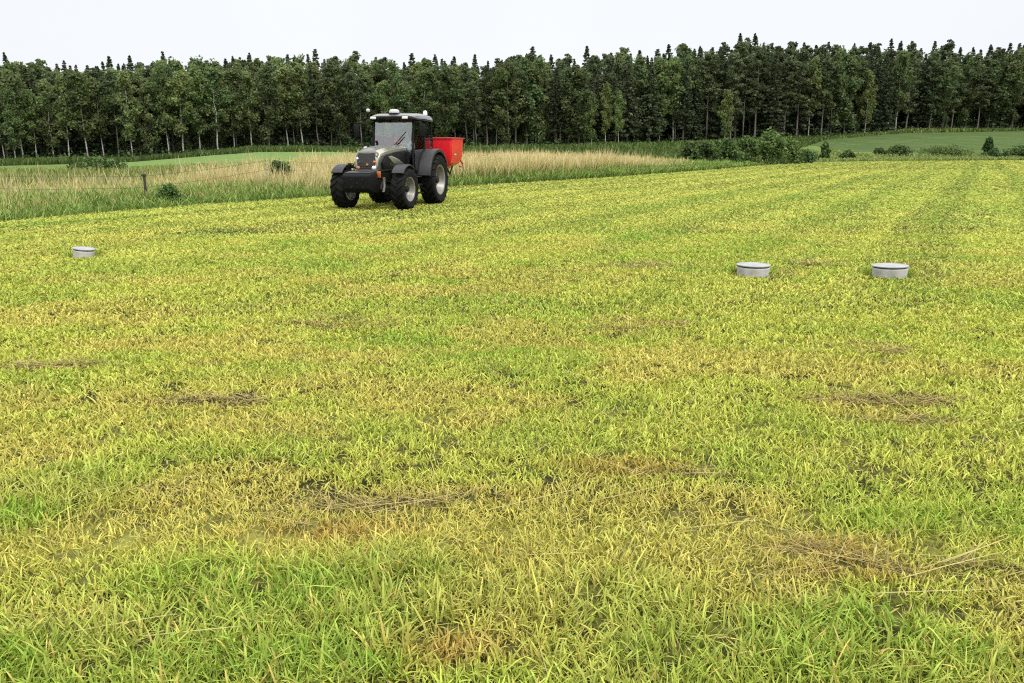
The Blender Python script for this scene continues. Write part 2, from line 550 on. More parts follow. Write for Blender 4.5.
o = blades('cut_hay', xs, ys, terr(xs, ys) + rng.uniform(.005, .045, n), Ls, Ws, az, np.full(n, .985), rng.uniform(-.04, .05, n), cs, M_REED, roll=az + PI / 2)
tag(o, 'cut hay stems lying in thin brown swaths on the mown field', 'hay', kind='stuff')


# ------------------------------------------------------------------ tall grass along the field
def along(seg_from, seg_to, n):
    """points on the field's left edge with the outward offset direction"""
    P = np.array(EDGE[seg_from:seg_to + 1]); dl = np.hypot(*np.diff(P, axis=0).T); cl = np.concatenate([[0], np.cumsum(dl)])
    u = rng.random(n) * cl[-1]
    return np.interp(u, cl, P[:, 0]), np.interp(u, cl, P[:, 1])


def verge(name, n, i0, i1, off, hgt, wpx, cA, cB, mat, tip=None, lean=.16, bendmax=.35, gap=.35, label=None, wmin=.006, offpow=1.0, hfun=None):
    x, y = along(i0, i1, n)
    o_ = off[0] + (off[1] - off[0]) * rng.random(n) ** offpow
    x = x + en[0] * o_; y = y + en[1] * o_
    cl = fbm(x * .55, y * .55, 5)
    keep = rng.random(n) > sst(.52, .30, cl) * gap
    x, y, cl, o_ = x[keep], y[keep], cl[keep], o_[keep]
    m = len(x); d = np.hypot(x, y)
    L = rng.uniform(*hgt, m) * (.75 + .5 * cl)
    if hfun is not None: L = L * hfun(x, y, o_)
    k = np.clip(rng.random(m) * .7 + (cl - .35), 0, 1)[:, None]
    c = (cA * (1 - k) + cB * k) * rng.uniform(.7, 1.25, (m, 1))
    W = np.maximum(wmin, wpx * d / F) * rng.uniform(.6, 1.3, m)
    ob = blades(name, x, y, terr(x, y), L, W, rng.uniform(0, 2 * PI, m), np.clip(rng.normal(lean, .1, m), 0, .8), rng.uniform(0, bendmax, m), c, mat, tip=None if tip is None else np.broadcast_to(tip, (m, 3)) * rng.uniform(.75, 1.2, (m, 1)))
    tag(ob, label, 'tall grass', kind='stuff')
    return ob


hl = lambda x, y, o_: np.interp(y, [18, 27, 34, 42, 60, 95], [.52, .55, .70, 1.40, 1.5, .9])
verge('verge_grass', 42000, 1, 8, (-.15, 4.5), (.4, .95), 1.1, np.array([.10, .175, .035]), np.array([.26, .34, .08]), M_BLADE, lean=.28, bendmax=.6, label='green rank grass along the edge of the mown field', offpow=1.2, hfun=lambda x, y, o_: np.interp(y, [30, 40], [1.45, .95]) * (.55 + .45 * sst(0, 1.6, o_)) * hl(x, y, o_))
verge('straw_grass', 42000, 1, 7, (1.0, 10), (.55, 1.15), .95, np.array([.15, .21, .05]), np.array([.31, .33, .09]), M_REED, tip=np.array([.60, .50, .21]), lean=.16, bendmax=.3, gap=.75, label='straw coloured seeding grass behind the green verge', offpow=1.1, hfun=lambda x, y, o_: hl(x, y, o_) * (.85 + .25 * sst(2, 8, o_)))
verge('tall_sedge', 2400, 1, 7, (2.5, 10), (1.15, 1.6), .8, np.array([.12, .15, .04]), np.array([.30, .26, .10]), M_REED, tip=np.array([.58, .47, .24]), lean=.1, bendmax=.25, gap=.9, label='scattered taller seed stalks standing above the straw grass', hfun=lambda x, y, o_: np.interp(y, [18, 30, 42, 60, 95], [.72, .8, 1.2, 1.3, .8]))

verge('reed_grass', 16000, 4, 7, (.7, 8), (.75, 1.25), .9, np.array([.20, .21, .06]), np.array([.38, .33, .12]), M_REED, tip=np.array([.68, .56, .27]), lean=.12, bendmax=.22, gap=.5, label='dense tall golden seeding grass past the red hopper', hfun=lambda x, y, o_: np.interp(y, [30, 38, 42, 56, 66, 75], [.7, 1.1, 1.5, 1.5, .95, .35]))


def scatter(name, n, pxr, yfun, hgt, wpx, cA, cB, mat, label, tip=None, gap=.5, nscale=.12, lean=.2):
    px = rng.uniform(*pxr, n); lo, hi = yfun(px)
    y = lo + (hi - lo) * rng.random(n); x = xat(px, y)
    cl = fbm(x * nscale, y * nscale, 6)
    keep = (rng.random(n) > sst(.55, .35, cl) * gap) & ~inside(x, y, .3)
    x, y, cl = x[keep], y[keep], cl[keep]; m = len(x)
    L = rng.uniform(*hgt, m) * (.6 + .8 * cl)
    k = np.clip(rng.random(m) * .6 + (cl - .3), 0, 1)[:, None]
    c = (cA * (1 - k) + cB * k) * rng.uniform(.7, 1.3, (m, 1))
    ob = blades(name, x, y, terr(x, y) - .03, L, wpx * y / F * rng.uniform(.6, 1.4, m), rng.uniform(0, 2 * PI, m), np.clip(rng.normal(lean, .12, m), 0, .8), rng.uniform(0, .4, m), c, mat, tip=None if tip is None else np.broadcast_to(tip, (m, 3)))
    tag(ob, label, 'grass', kind='stuff')
    return ob


G1, G2 = np.array([.055, .095, .022]), np.array([.13, .18, .045])
scatter('meadow_grass', 16000, (-160, 430), lambda p: (np.interp(p, [-160, 430], [34, 50]), np.interp(p, [-160, 430], [58, 76])), (.35, .7), 1.3, G2 * .9, np.array([.26, .27, .08]), M_BLADE, 'light green meadow grass beyond the straw grass', gap=.4)
scatter('rough_grass', 44000, (-160, 830), lambda p: (forestD(p) - np.interp(p, [-160, 150, 300, 400, 480, 640, 740, 830], [22, 14, 18, 40, 82, 80, 52, 8]), forestD(p) + 3), (.4, 1.0), 1.5, G1 * .8, G2 * .75, M_BLADE, 'dark rough grass and bracken along the foot of the forest', gap=.3)
scatter('headland_grass', 15000, (755, 1180), lambda p: (np.interp(p, [755, 830, 1024, 1180], [96, 128, 146, 152]), np.interp(p, [755, 830, 1024, 1180], [128, 150, 158, 164])), (.35, .75), 1.3, G2 * .9, np.array([.20, .25, .065]), M_BLADE, 'long pale grass strip between mown field and crop', gap=.3, tip=np.array([.25, .29, .085]))
scatter('bank_grass', 9000, (790, 1180), lambda p: (np.interp(p, [790, 905, 1024, 1180], [160, 184, 194, 198]), forestD(p) + 2), (.4, .9), 1.5, G1 * 1.2, np.array([.16, .20, .055]), M_BLADE, 'grassy bank between the dark crop and the forest', gap=.3)


# ------------------------------------------------------------------ foliage
def sprays(C, n_each, rad, size, col, seed, up=.25, flat=1.0, keep_dir=None):
    """leaf sprays around cluster centres -> V, faces, colour"""
    g = np.random.default_rng(seed)
    K = len(C)
    rad = np.broadcast_to(rad, (K,)); col = np.broadcast_to(col, (K, 3))
    idx = np.repeat(np.arange(K), n_each)
    n = len(idx)
    v = g.normal(size=(n, 3)); v /= np.linalg.norm(v, axis=1)[:, None]
    r = rad[idx] * g.random(n) ** .45
    off = v * r[:, None]; off[:, 2] *= flat
    P = C[idx] + off
    nrm = v * .7 + g.normal(size=(n, 3)) * .6 + np.array([0, 0, up]); nrm /= np.linalg.norm(nrm, axis=1)[:, None]
    a = np.cross(nrm, g.normal(size=(n, 3))); a /= np.linalg.norm(a, axis=1)[:, None]
    b = np.cross(nrm, a)
    s = size * g.uniform(.55, 1.35, n)[:, None]
    w = s * g.uniform(.45, .8, n)[:, None]
    fold = nrm * s * g.uniform(-.25, .1, (n, 1))
    V = np.stack([P - a * s, P - b * w + fold, P + a * s * .9, P + b * w + fold], 1).reshape(-1, 3)
    q = np.arange(n)[:, None] * 4 + np.array([[0, 1, 2, 3]])
    t1 = q[:, [0, 1, 2]]; t2 = q[:, [0, 2, 3]]
    c = col[idx] * g.uniform(.82, 1.18, (n, 1))
    return V, np.concatenate([t1, t2]), np.repeat(c, 4, 0)


def tube_np(path, rad, k=7):
    path = np.asarray(path, float); n = len(path)
    V = []; 
    for i in range(n):
        d = path[min(i + 1, n - 1)] - path[max(i - 1, 0)]; d /= np.linalg.norm(d)
        a = np.cross(d, [0, 0, 1.0]); 
        if np.linalg.norm(a) < .05: a = np.array([1.0, 0, 0])
        a /= np.linalg.norm(a); b = np.cross(d, a)
        th = np.arange(k) * 2 * PI / k
        V.append(path[i] + rad[i] * (np.cos(th)[:, None] * a + np.sin(th)[:, None] * b))
    V = np.concatenate(V)
    q = []
    for i in range(n - 1):
        j = np.arange(k)
        q.append(np.stack([i * k + j, i * k + (j + 1) % k, (i + 1) * k + (j + 1) % k, (i + 1) * k + j], -1))
    return V, np.concatenate(q)


def join(parts):
    V, Q, o = [], [], 0
    for v, q in parts:
        V.append(v); Q.append(q + o); o += len(v)
    return np.concatenate(V), np.concatenate(Q)


def barkmat(name, lo, hi, scale):
    m = pmat(name, hi, .9, 0, .2, scale, bump=.6, dirt=lo)
    return m


M_BIRCH = barkmat('birch_bark', (.13, .12, .10), (.42, .40, .36), 3.0)
M_PINEB = barkmat('pine_bark', (.08, .07, .058), (.15, .13, .108), 3.0)
M_DARKB = barkmat('spruce_bark', (.05, .045, .035), (.10, .085, .07), 3.0)


def birch_meshes(seed, h, wid, base, c0, dens=1.0, bark=None, r0=.16, leaf=.30):
    g = np.random.default_rng(seed)
    path = [np.array([0, 0, -.3])]
    lean = g.normal(0, .012, 2)
    for i in range(1, 9):
        z = h * .97 * i / 8
        path.append(np.array([lean[0] * z + g.normal(0, .07), lean[1] * z + g.normal(0, .07), z]))
    path = np.array(path); rad = [r0 * 1.25] + [r0 * (1 - i / 8.6) for i in range(1, 9)]
    parts = [tube_np(path, rad)]
    C, rads = [], []
    nl = int(24 * dens)
    for i in range(nl):
        f = base + (1 - base) * ((i + g.random()) / nl) ** .9
        p = np.array([np.interp(f * h, path[:, 2], path[:, 0]), np.interp(f * h, path[:, 2], path[:, 1]), f * h * .97])
        q = (f - base) / (1 - base)
        prof = wid * .5 * min(1, (.35 + 2.0 * q)) * (1 - q ** 2.6) ** .8 + .25
        a = g.uniform(0, 2 * PI); ln = prof * g.uniform(.6, 1.15)
        e = p + np.array([math.cos(a) * ln, math.sin(a) * ln, ln * g.uniform(.1, .7)])
        mid = (p + e) / 2 + np.array([0, 0, -.1 * ln])
        parts.append(tube_np([p, mid, e], [r0 * .3 * (1 - q * .6), r0 * .17, .012], 4))
        for s in (.4, .7, 1.0, 1.1):
            if g.random() < .85:
                C.append(p + (e - p) * s + g.normal(0, .28, 3)); rads.append(g.uniform(.55, 1.0) * (.65 + .1 * wid))
    C.append(np.array([path[-1][0], path[-1][1], h * .97])); rads.append(.6)
    C = np.array(C); rads = np.array(rads)
    cc = np.array(c0) * g.uniform(.84, 1.2, (len(C), 1)) * (1 + g.normal(0, .06, (len(C), 3)))
    V, t, c = sprays(C, 42, rads, leaf, cc, seed + 1)
    Vt, Qt = join(parts)
    return np_mesh('trunk', Vt, [Qt], None, [bark or M_BIRCH], True), np_mesh('crown', V, [t], c, [M_LEAF])


def spruce_meshes(seed, h, wid, c0, base=.12, bark=None):
    g = np.random.default_rng(seed)
    r0 = .2
    path = [[0, 0, -.3], [0, 0, h * .3], [.05, 0, h * .7], [.04, .02, h * .995]]
    Vt, Qt = tube_np(path, [r0 * 1.2, r0 * .8, r0 * .4, .02])
    C, cc, rd = [], [], []
    z = base * h
    while z < h * .985:
        q = (z / h - base) / (1 - base)
        r = wid * .5 * (1 - q) ** .72 * g.uniform(.65, 1.2) * min(1, .35 + 9 * (1 - q)) + .05
        m = max(3, int(3 + r * 2.2))
        a0 = g.uniform(0, 6.28)
        tone = g.uniform(.75, 1.3)
        for j in range(m):
            a = a0 + j * 2 * PI / m + g.normal(0, .2); ln = r * g.uniform(.65, 1.15)
            ns = max(1, int(ln / .55))
            for s in range(ns):
                f = (s + .7) / ns
                C.append([math.cos(a) * ln * f, math.sin(a) * ln * f, z - ln * .38 * f + .16 * ln * f * f]); cc.append(np.array(c0) * tone * (.85 + .35 * f)); rd.append(.14 + .26 * (1 - q))
        z += (.34 + .36 * (1 - q)) * h / 20 * g.uniform(.6, 1.4)
    C.append([.04, .02, h]); cc.append(np.array(c0)); rd.append(.12)
    C = np.array(C)
    V, t, c = sprays(C, 9, np.array(rd), .27, np.array(cc), seed + 1, up=.5, flat=.7)
    return np_mesh('trunk', Vt, [Qt], None, [bark or M_DARKB], True), np_mesh('crown', V, [t], c, [M_LEAF])


def pine_meshes(seed, h, wid, c0, base=.42):
    g = np.random.default_rng(seed)
    r0 = .2
    path = np.array([[0, 0, -.3]] + [[g.normal(0, .1), g.normal(0, .1), h * i / 7] for i in range(1, 8)])
    parts = [tube_np(path, [r0 * 1.2] + [r0 * (1 - i / 7.8) for i in range(1, 8)])]
    C, rd, cc = [], [], []
    nb = 34
    for i in range(nb):
        f = base + (1 - base) * (i + g.random()) / nb
        q = (f - base) / (1 - base)
        r = wid * .5 * (.55 + .6 * q) * (1 - q ** 2) ** .7 + .35
        a = g.uniform(0, 6.28); ln = r * g.uniform(.6, 1.15)
        p = np.array([0, 0, f * h * .98]); e = p + np.array([math.cos(a) * ln, math.sin(a) * ln, ln * g.uniform(-.05, .4)])
        parts.append(tube_np([p, (p + e) / 2 + np.array([0, 0, -.1]), e], [.06, .045, .015], 4))
        tone = g.uniform(.8, 1.25)
        for s in (.5, .8, 1.05):
            C.append(p + (e - p) * s + g.normal(0, .2, 3)); rd.append(g.uniform(.55, 1.0)); cc.append(np.array(c0) * tone)
    C.append([path[-1][0], path[-1][1], h]); rd.append(.5); cc.append(np.array(c0))
    V, t, c = sprays(np.array(C), 34, np.array(rd), .26, np.array(cc), seed + 1, up=.6, flat=.5)
    Vt, Qt = join(parts)
    return np_mesh('trunk', Vt, [Qt], None, [M_PINEB], True), np_mesh('crown', V, [t], c, [M_LEAF])


HH = 18.0        # every prototype is 18 m high and scaled in place
CB, CD, CPI, CSP = (.145, .186, .066), (.120, .156, .060), (.098, .124, .056), (.070, .090, .046)
KINDS = {
    'birch_tree': [birch_meshes(100 + i, HH, w, b, CB) for i, (w, b) in enumerate([(4.8, .22), (5.4, .28), (4.2, .30), (5.8, .20), (4.8, .33)])],
    'broadleaf_tree': [birch_meshes(200 + i, HH, w, b, CD, 1.25, M_DARKB, .2, .33) for i, (w, b) in enumerate([(6.2, .10), (5.6, .16), (6.8, .13)])],
    'pine_tree': [pine_meshes(300 + i, HH, w, CPI, b) for i, (w, b) in enumerate([(4.8, .30), (5.4, .36), (4.4, .24), (5.0, .40)])],
    'spruce_tree': [spruce_meshes(400 + i, HH, w, CSP, b) for i, (w, b) in enumerate([(5.4, .10), (6.2, .16), (4.8, .22), (5.8, .08)])],
    'young_birch': [birch_meshes(500 + i, HH, w, b, (.16, .20, .062), 1.0, None, .17, .32) for i, (w, b) in enumerate([(6.4, .14), (5.6, .24)])],
}


def plant_tree(kind, px, Y, ytop=None, h=None, label=None, group=None, var=None, cat='tree'):
    X = float(xat(px, Y)); z = float(terr(X, Y))
    if h is None: h = zat(ytop, Y) - z
    tr, cr = KINDS[kind][random.randrange(len(KINDS[kind])) if var is None else var]
    o = empty(kind, (X, Y, z - .05), random.uniform(0, 6.28))
    s = h / HH; w = s * random.uniform(.88, 1.12) * (1.12 if kind == 'spruce_tree' else 1)
    o.scale = (w, w, s)
    link('trunk', tr, o); link('crown', cr, o)
    tag(o, label, cat, group)
    return o


SKY_P = [-80, 0, 10, 20, 30, 60, 100, 150, 172, 180, 210, 250, 300, 330, 360, 400, 440, 480, 525, 535, 560, 600, 650, 700, 730, 740, 760, 800, 850, 900, 960, 1010, 1024, 1110]
SKY_Y = [68, 70, 66, 60, 66, 68, 66, 64, 58, 63, 63, 61, 59, 57, 60, 62, 58, 62, 54, 52, 57, 54, 49, 45, 39, 36, 43, 42, 46, 42, 48, 44, 43, 44]
sky = lambda p: float(np.interp(p, SKY_P, SKY_Y)) - float(np.interp(p, [0, 450, 560], [4.5, 4, 1.5]))

MARKS = [(141, 'the dark fence post'), (265, 'the pale fence pole'), (398, 'the tractor cab'), (450, 'the red hopper'), (606, 'the twin young birches'), (724, 'the lone young birch'),
         (790, 'the bush thicket'), (825, 'the round shrub'), (863, 'the slim pale birch'), (988, 'the cone shaped shrub')]
ORD = ['first', 'second', 'third', 'fourth', 'fifth', 'sixth', 'seventh', 'eighth', 'ninth', 'tenth', 'eleventh', 'twelfth', 'thirteenth', 'fourteenth']

front = []
white = [15, 22, 53, 86, 103, 131, 168, 183, 217, 235, 252]
for p in white: front.append((p, 'birch_tree'))
for p in [2, 36, 68, 118, 150, 200, 270, 289, 303, 318, 341, 362, 384, 402, 426, 447]:
    front.append((p, random.choice(['birch_tree', 'broadleaf_tree', 'birch_tree', 'pine_tree'])))
p = 466
while p < 1036:
    if not any(abs(p - q) < 5 for q in (590, 606, 620, 724, 863)):
        front.append((p, random.choice(['pine_tree', 'broadleaf_tree', 'spruce_tree', 'pine_tree', 'birch_tree'] if p < 930 else ['broadleaf_tree', 'broadleaf_tree', 'pine_tree'])))
    p += random.uniform(9, 15)
for p in (-14, -34, -55, 1046, 1062, 1080): front.append((p, 'broadleaf_tree'))
front.sort()
count = {}
LOOK = {'birch_tree': 'pale trunked birch', 'broadleaf_tree': 'dark bushy broadleaf', 'pine_tree': 'bare stemmed pine', 'spruce_tree': 'dark layered spruce'}
for p, kind in front:
    mk = min(MARKS, key=lambda m: abs(m[0] - p))
    side = 'left' if p < mk[0] else 'right'
    key = (mk[1], side, kind)
    count.setdefault(key, []).append((abs(p - mk[0]), p))
for k in count: count[k].sort()
for p, kind in front:
    mk = min(MARKS, key=lambda m: abs(m[0] - p)); side = 'left' if p < mk[0] else 'right'
    i = [q for _, q in count[(mk[1], side, kind)]].index(p)
    if -20 < p < 1030:
        lab = '%s of the front row, %s to the %s of %s' % (LOOK[kind], ORD[i], side, mk[1]); grp = 'trees of the front row of the forest'
    else:
        lab = 'front row tree at the very end of the forest edge'; grp = 'front row trees at the ends of the forest'
    plant_tree(kind, p + random.uniform(-1.5, 1.5), float(forestD(p)) + random.uniform(0, 4), sky(p) + random.choice([random.uniform(8, 13), random.uniform(9, 20), random.uniform(14, 32)]), label=lab, group=grp)
for row, (dy, step, lo, hi) in enumerate([(7, 16, 5, 18), (14, 17, 3, 14), (21, 18, 1, 11)]):
    p = -70 + row * 5
    while p < 1095:
        kind = random.choice(['pine_tree', 'spruce_tree', 'birch_tree', 'broadleaf_tree'] if p < 480 else ['pine_tree', 'spruce_tree', 'spruce_tree', 'pine_tree', 'broadleaf_tree'])
        plant_tree(kind, p, float(forestD(p)) + dy + random.uniform(-2.5, 2.5), sky(p) + random.uniform(lo, hi),
                   label='forest tree standing in the crowded rows behind the front row', group='trees in the inner rows of the forest')
        p += step * random.uniform(.75, 1.25)
# pointed tops on the skyline
p = -60
used = 0
tops = []
while p < 1090:
    tops.append((p, sky(p) + random.choice([random.uniform(-4, 1), random.uniform(0, 5), random.uniform(2, 9)])))
    p += random.uniform(6.5, 13)
special = [(18, 53, 'tall dark spruce with broad tip clear of the skyline near the far left end'),
           (172, 52, 'spiky spruce tip standing above the skyline over the dark fence post'),
           (300, 56, 'slim spruce tip above the skyline over the pale fence pole'),
           (532, 47, 'lanky spruce tip poking high above the skyline behind the straw grass'),
           (585, 47, 'needle thin spruce tip above the skyline over the twin young birches'),
           (733, 34, 'highest spruce tip of the skyline, above the lone pale young birch'),
           (880, 39, 'thin spruce spire above the skyline near the slim pale birch'),
           (1015, 39, 'broad dark tree top on the skyline over the cone shaped shrub')]
for q, t, lab in special:
    tops = [(a, b) for a, b in tops if abs(a - q) > 5]
    plant_tree('spruce_tree', q, float(forestD(q)) + 27, t, label=lab, group='pointed spruces on the forest skyline')
for q, t in tops:
    plant_tree(random.choice(['spruce_tree', 'spruce_tree', 'pine_tree', 'spruce_tree']), q, float(forestD(q)) + 28 + random.uniform(-2, 5), t,
               label='dark conifer at the back of the forest with its tip on the skyline', group='conifers along the skyline')
# young birches at the edge
for q, yb, t, v, lab in [(591, 146, 93, 0, 'bushy pale green young birch, shorter of the trees by the twin birches'),
                         (605, 146, 84, 1, 'pale green young birch with white stem, taller of the twin birches'),
                         (618, 146, 92, 1, 'pale green young birch with white stem, lower of the twin birches'),
                         (724, 143, 89, 0, 'lone pale green young birch before the dark forest, over the thicket'),
                         (863, 136, 73, 1, 'slim pale birch with long bare white stem over the crop')]:
    o = plant_tree('young_birch', q, float(forestD(q)) - 2.5, t, label=lab, group='young birches at the forest edge', var=v)
    s = o.scale[2]; w = {591: .62, 605: .55, 618: .5, 724: .62, 863: .5}[q]; o.scale = (s * w * 1.35, s * w * 1.35, s)

# the dim mass of the wood behind
m = 62000
px = rng.uniform(-300, 1330, m); y = forestD(px) + rng.uniform(29, 85, m); x = xat(px, y)
z = terr(x, y); tp = np.array([sky(q) for q in px]) + 22
zt = H + y * np.tan(np.arctan((341.5 - tp) / F) - TH)
zz = z + (zt - z) * rng.random(m) ** 1.35
V, t, c = sprays(np.stack([x, y, zz], -1), 1, .1, 1.25, np.array(CSP) * 1.7, 77, up=.3)
o = link('forest', np_mesh('forest', V, [t], c, [M_LEAF])); tag(o, 'dim inside of the forest seen between the trunks', 'forest', kind='stuff')
# undergrowth at the foot of the forest
m = 3400
px = rng.uniform(-160, 1190, m); y = forestD(px) + rng.uniform(-2, 26, m); x = xat(px, y)
hh = rng.uniform(.3, 1.8, m) * (.5 + fbm(x * .15, y * .15, 2)) * (1 + 1.2 * sst(4, 16, y - forestD(px)))
C = np.stack([x, y, terr(x, y) + hh * .5], -1)
V, t, c = sprays(C, 12, hh * .75, .26, np.array([.055, .08, .028]) * rng.uniform(.6, 1.5, (m, 1)), 78)
o = link('undergrowth', np_mesh('undergrowth', V, [t], c, [M_BUSH])); tag(o, 'dark saplings and bracken growing between the forest trunks', 'undergrowth', kind='stuff')


# ------------------------------------------------------------------ bushes
def bush(name, px, Y, w, h, col, label, cat='bush', leaf=.12, n=60, seed=0, cone=False, group=None):
    g = np.random.default_rng(900 + seed)
    X = float(xat(px, Y)); z = float(terr(X, Y))
    C, st = [], []
    for i in range(n):
        a = g.uniform(0, 6.28); f = g.random() ** .8
        if cone: r = w * .5 * (1 - f) ** .6 * g.uniform(.3, 1)
        else: r = w * .5 * math.sqrt(max(0, 1 - (f * 1.0) ** 2.2)) * g.uniform(.2, 1.05)
        p = np.array([math.cos(a) * r, math.sin(a) * r * .8, f * h * g.uniform(.8, 1.06)])
        C.append(p)
        if i % 4 == 0: st.append(tube_np([[g.normal(0, .08) * w, g.normal(0, .06) * w, -.1], p * np.array([.7, .7, .55]), p], [.03, .02, .006], 4))
    C = np.array(C)
    cc = np.array(col) * g.uniform(.65, 1.4, (n, 1))
    V, t, c = sprays(C, 34, .16 * (w + h) / 2 + .08, leaf, cc, 901 + seed)
    o = empty(name, (X, Y, z))
    Vs, Qs = join(st)
    link('stem', np_mesh('stem', Vs, [Qs], None, [M_DARKB], True), o)
    link('foliage', np_mesh('foliage', V, [t], c, [M_BUSH]), o)
    tag(o, label, cat, group)
    return o


GB = (.085, .13, .034); GD = (.066, .105, .03)
TH_ = 'bushes of the thicket at the field corner'
bush('bush', 690, 84, 2.6, 2.4, GD, 'low dark bush at the straw grass end of the thicket', seed=1, n=50, leaf=.17, group=TH_)
bush('bush', 706, 88, 3.4, 2.5, GD, 'dark green bush next to the low one in the thicket', seed=2, n=60, leaf=.17, group=TH_)
bush('bush', 727, 92, 4.0, 2.7, GB, 'wide mid green bush in the middle of the thicket', seed=3, n=70, leaf=.17, group=TH_)
bush('bush', 747, 98, 4.0, 3.0, (.075, .12, .03), 'green bush between the wide and the tallest bush of the thicket', seed=4, n=70, leaf=.17, group=TH_)
bush('bush', 769, 104, 4.6, 3.7, (.115, .165, .042), 'tallest light green bush of the thicket', seed=5, n=90, leaf=.18, group=TH_)
bush('bush', 787, 108, 4.4, 3.2, (.11, .16, .042), 'light green bush closing the thicket on the crop side', seed=6, n=80, leaf=.18, group=TH_)
bush('bush', 805, 114, 4.0, 1.6, GD, 'low dark bush trailing off the thicket towards the crop', seed=7, n=50, leaf=.17, group=TH_)
bush('shrub', 825, 136, 1.8, 2.9, (.06, .10, .025), 'narrow round shrub standing alone beside the thicket', 'shrub', seed=8, n=50, leaf=.2, cone=True)
bush('shrub', 848, 142, 3.2, 1.3, GD, 'low dark shrub before the crop beside the narrow one', 'shrub', seed=9, n=40, leaf=.2)
bush('shrub', 880, 152, 2.6, 1.1, GD, 'smallest low shrub before the crop', 'shrub', seed=10, n=30, leaf=.2)
bush('shrub', 898, 153, 6.0, 1.25, GD, 'wide low dark shrub before the middle of the crop', 'shrub', seed=11, n=50, leaf=.2)
bush('hedge', 945, 156, 12.0, .9, GB, 'long low pale hedge before the crop', 'hedge', seed=12, n=70, leaf=.2)
bush('shrub', 988, 157, 2.0, 3.5, (.05, .085, .025), 'upright cone shaped shrub at the edge of the crop', 'shrub', seed=13, n=60, leaf=.2, cone=True)
bush('shrub', 994, 155, 4.5, 1.4, GD, 'dark low shrub at the foot of the cone shaped shrub', 'shrub', seed=14, n=40, leaf=.2)
bush('shrub', 1021, 156, 9.0, 1.8, GD, 'broad dark bush at the right edge before the crop', 'shrub', seed=15, n=70, leaf=.2)
bush('bush', 164, 26.6, .85, .62, (.095, .155, .038), 'dark leafy bush in the green verge beside the dark fence post', seed=16, n=40, leaf=.05)
bush('bush', 281, 37, 1.4, 1.2, (.065, .11, .03), 'dark round bush in the straw grass beside the pale fence pole', seed=17, n=50, leaf=.07)
bush('bush', 95, 64, 5.0, .95, GB, 'low wide bush on the strip of ley beyond the straw grass', seed=19, n=50, leaf=.13)

# ------------------------------------------------------------------ fence
M_POSTD = pmat('weathered_post', (.05, .042, .035), .9, 0, .3, 9, bump=.5)
M_POSTL = pmat('pale_post', (.36, .31, .22), .85, 0, .25, 9, bump=.4)
M_WIRE = pmat('wire', (.10, .095, .09), .6, .6, .2)
fr = empty('wire_fence', (0, 0, 0)); tag(fr, 'wire fence with thin posts running through the straw grass', 'fence')
posts = [(-70, 22.5, 1.2, 0), (141, 27.0, 1.0, 0), (265, 34.0, 1.42, 1), (372, 42.0, 1.2, 0), (500, 50.5, 1.3, 0), (602, 60, 1.65, 0)]
tp = []
for px, Y, h, k in posts:
    X = float(xat(px, Y)); z = float(terr(X, Y))
    b = B(); r = .05 if not k else .035
    b.tube([(X, Y, z - .2), (X + .01, Y, z + h * .5), (X + random.uniform(-.03, .03), Y, z + h)], [r, r * .95, r * .9], 8)
    if not k: b.box((X, Y, z + h - .04), (.13, .12, .06), .01)
    po = b.build('post', M_POSTL if k else M_POSTD, fr, 40)
    if k: po['label'] = 'slim pale wooden pole'
    elif px == 141: po['label'] = 'dark post with a square cap'
    tp.append((X, Y, z + h))
for dz in (.08, .45):
    b = B()
    for a, c in zip(tp, tp[1:]):
        A = Vector(a) - Vector((0, .055, dz)); C_ = Vector(c) - Vector((0, .055, dz))
        b.tube([A, (A + C_) / 2 - Vector((0, 0, .05)), C_], .006, 5)
    b.build('wire', M_WIRE, fr)

# ------------------------------------------------------------------ well rings
M_CONC = pmat('pale_concrete', (.42, .405, .395), .9, 0, .2, 5, bump=.3, dirt=(.30, .285, .25))
M_LID = pmat('lid_concrete', (.30, .30, .295), .75, 0, .12, 6, bump=.15)
M_GAP = pmat('lid_gap_shade', (.03, .03, .03), .8)


def well(px, py, r, h, label, tilt=0.0):
    g_ = ground(px, py)
    o = empty('well_ring', (g_[0] * (1 + r / g_[1]), g_[1] + r, 0)); o.rotation_euler = (R_(random.uniform(-1.5, 1.5)), tilt or R_(random.uniform(-1.5, 1.5)), 0)
    B().lathe([(r * .78, -.05), (r * .95, -.05), (r * .96, .05), (r * .98, h * .6), (r, h - .015), (r * .94, h - .004), (r * .80, h - .004), (r * .78, -.05)], 48).build('ring', M_CONC, o, 40)
    B().lathe([(0, h + .002), (r * .96, h + .002), (r * .965, h + .012), (0, h + .012)], 48).build('gap_shade', M_GAP, o, 40)  # black disc standing in for the shade in the gap under the lid
    B().lathe([(0, h + .014), (r * 1.02, h + .014), (r * 1.035, h + .024), (r * 1.03, h + .028), (r * .98, h + .033), (r * .86, h + .034), (r * .84, h + .030), (r * .3, h + .035), (0, h + .036)], 48).build('lid', M_LID, o, 40)
    tag(o, label, 'well', 'concrete wells in the mown field')
    return o


well(752.5, 278.5, .232, .14, 'round pale well ring with lid, on the tractor side of the two level ones')
well(889, 279.5, .24, .14, 'round pale well ring with lid, farther from the tractor of the two level ones')
well(84, 259.5, .168, .14, 'small well ring with its lid tilted to one side, standing alone before the verge', R_(7))

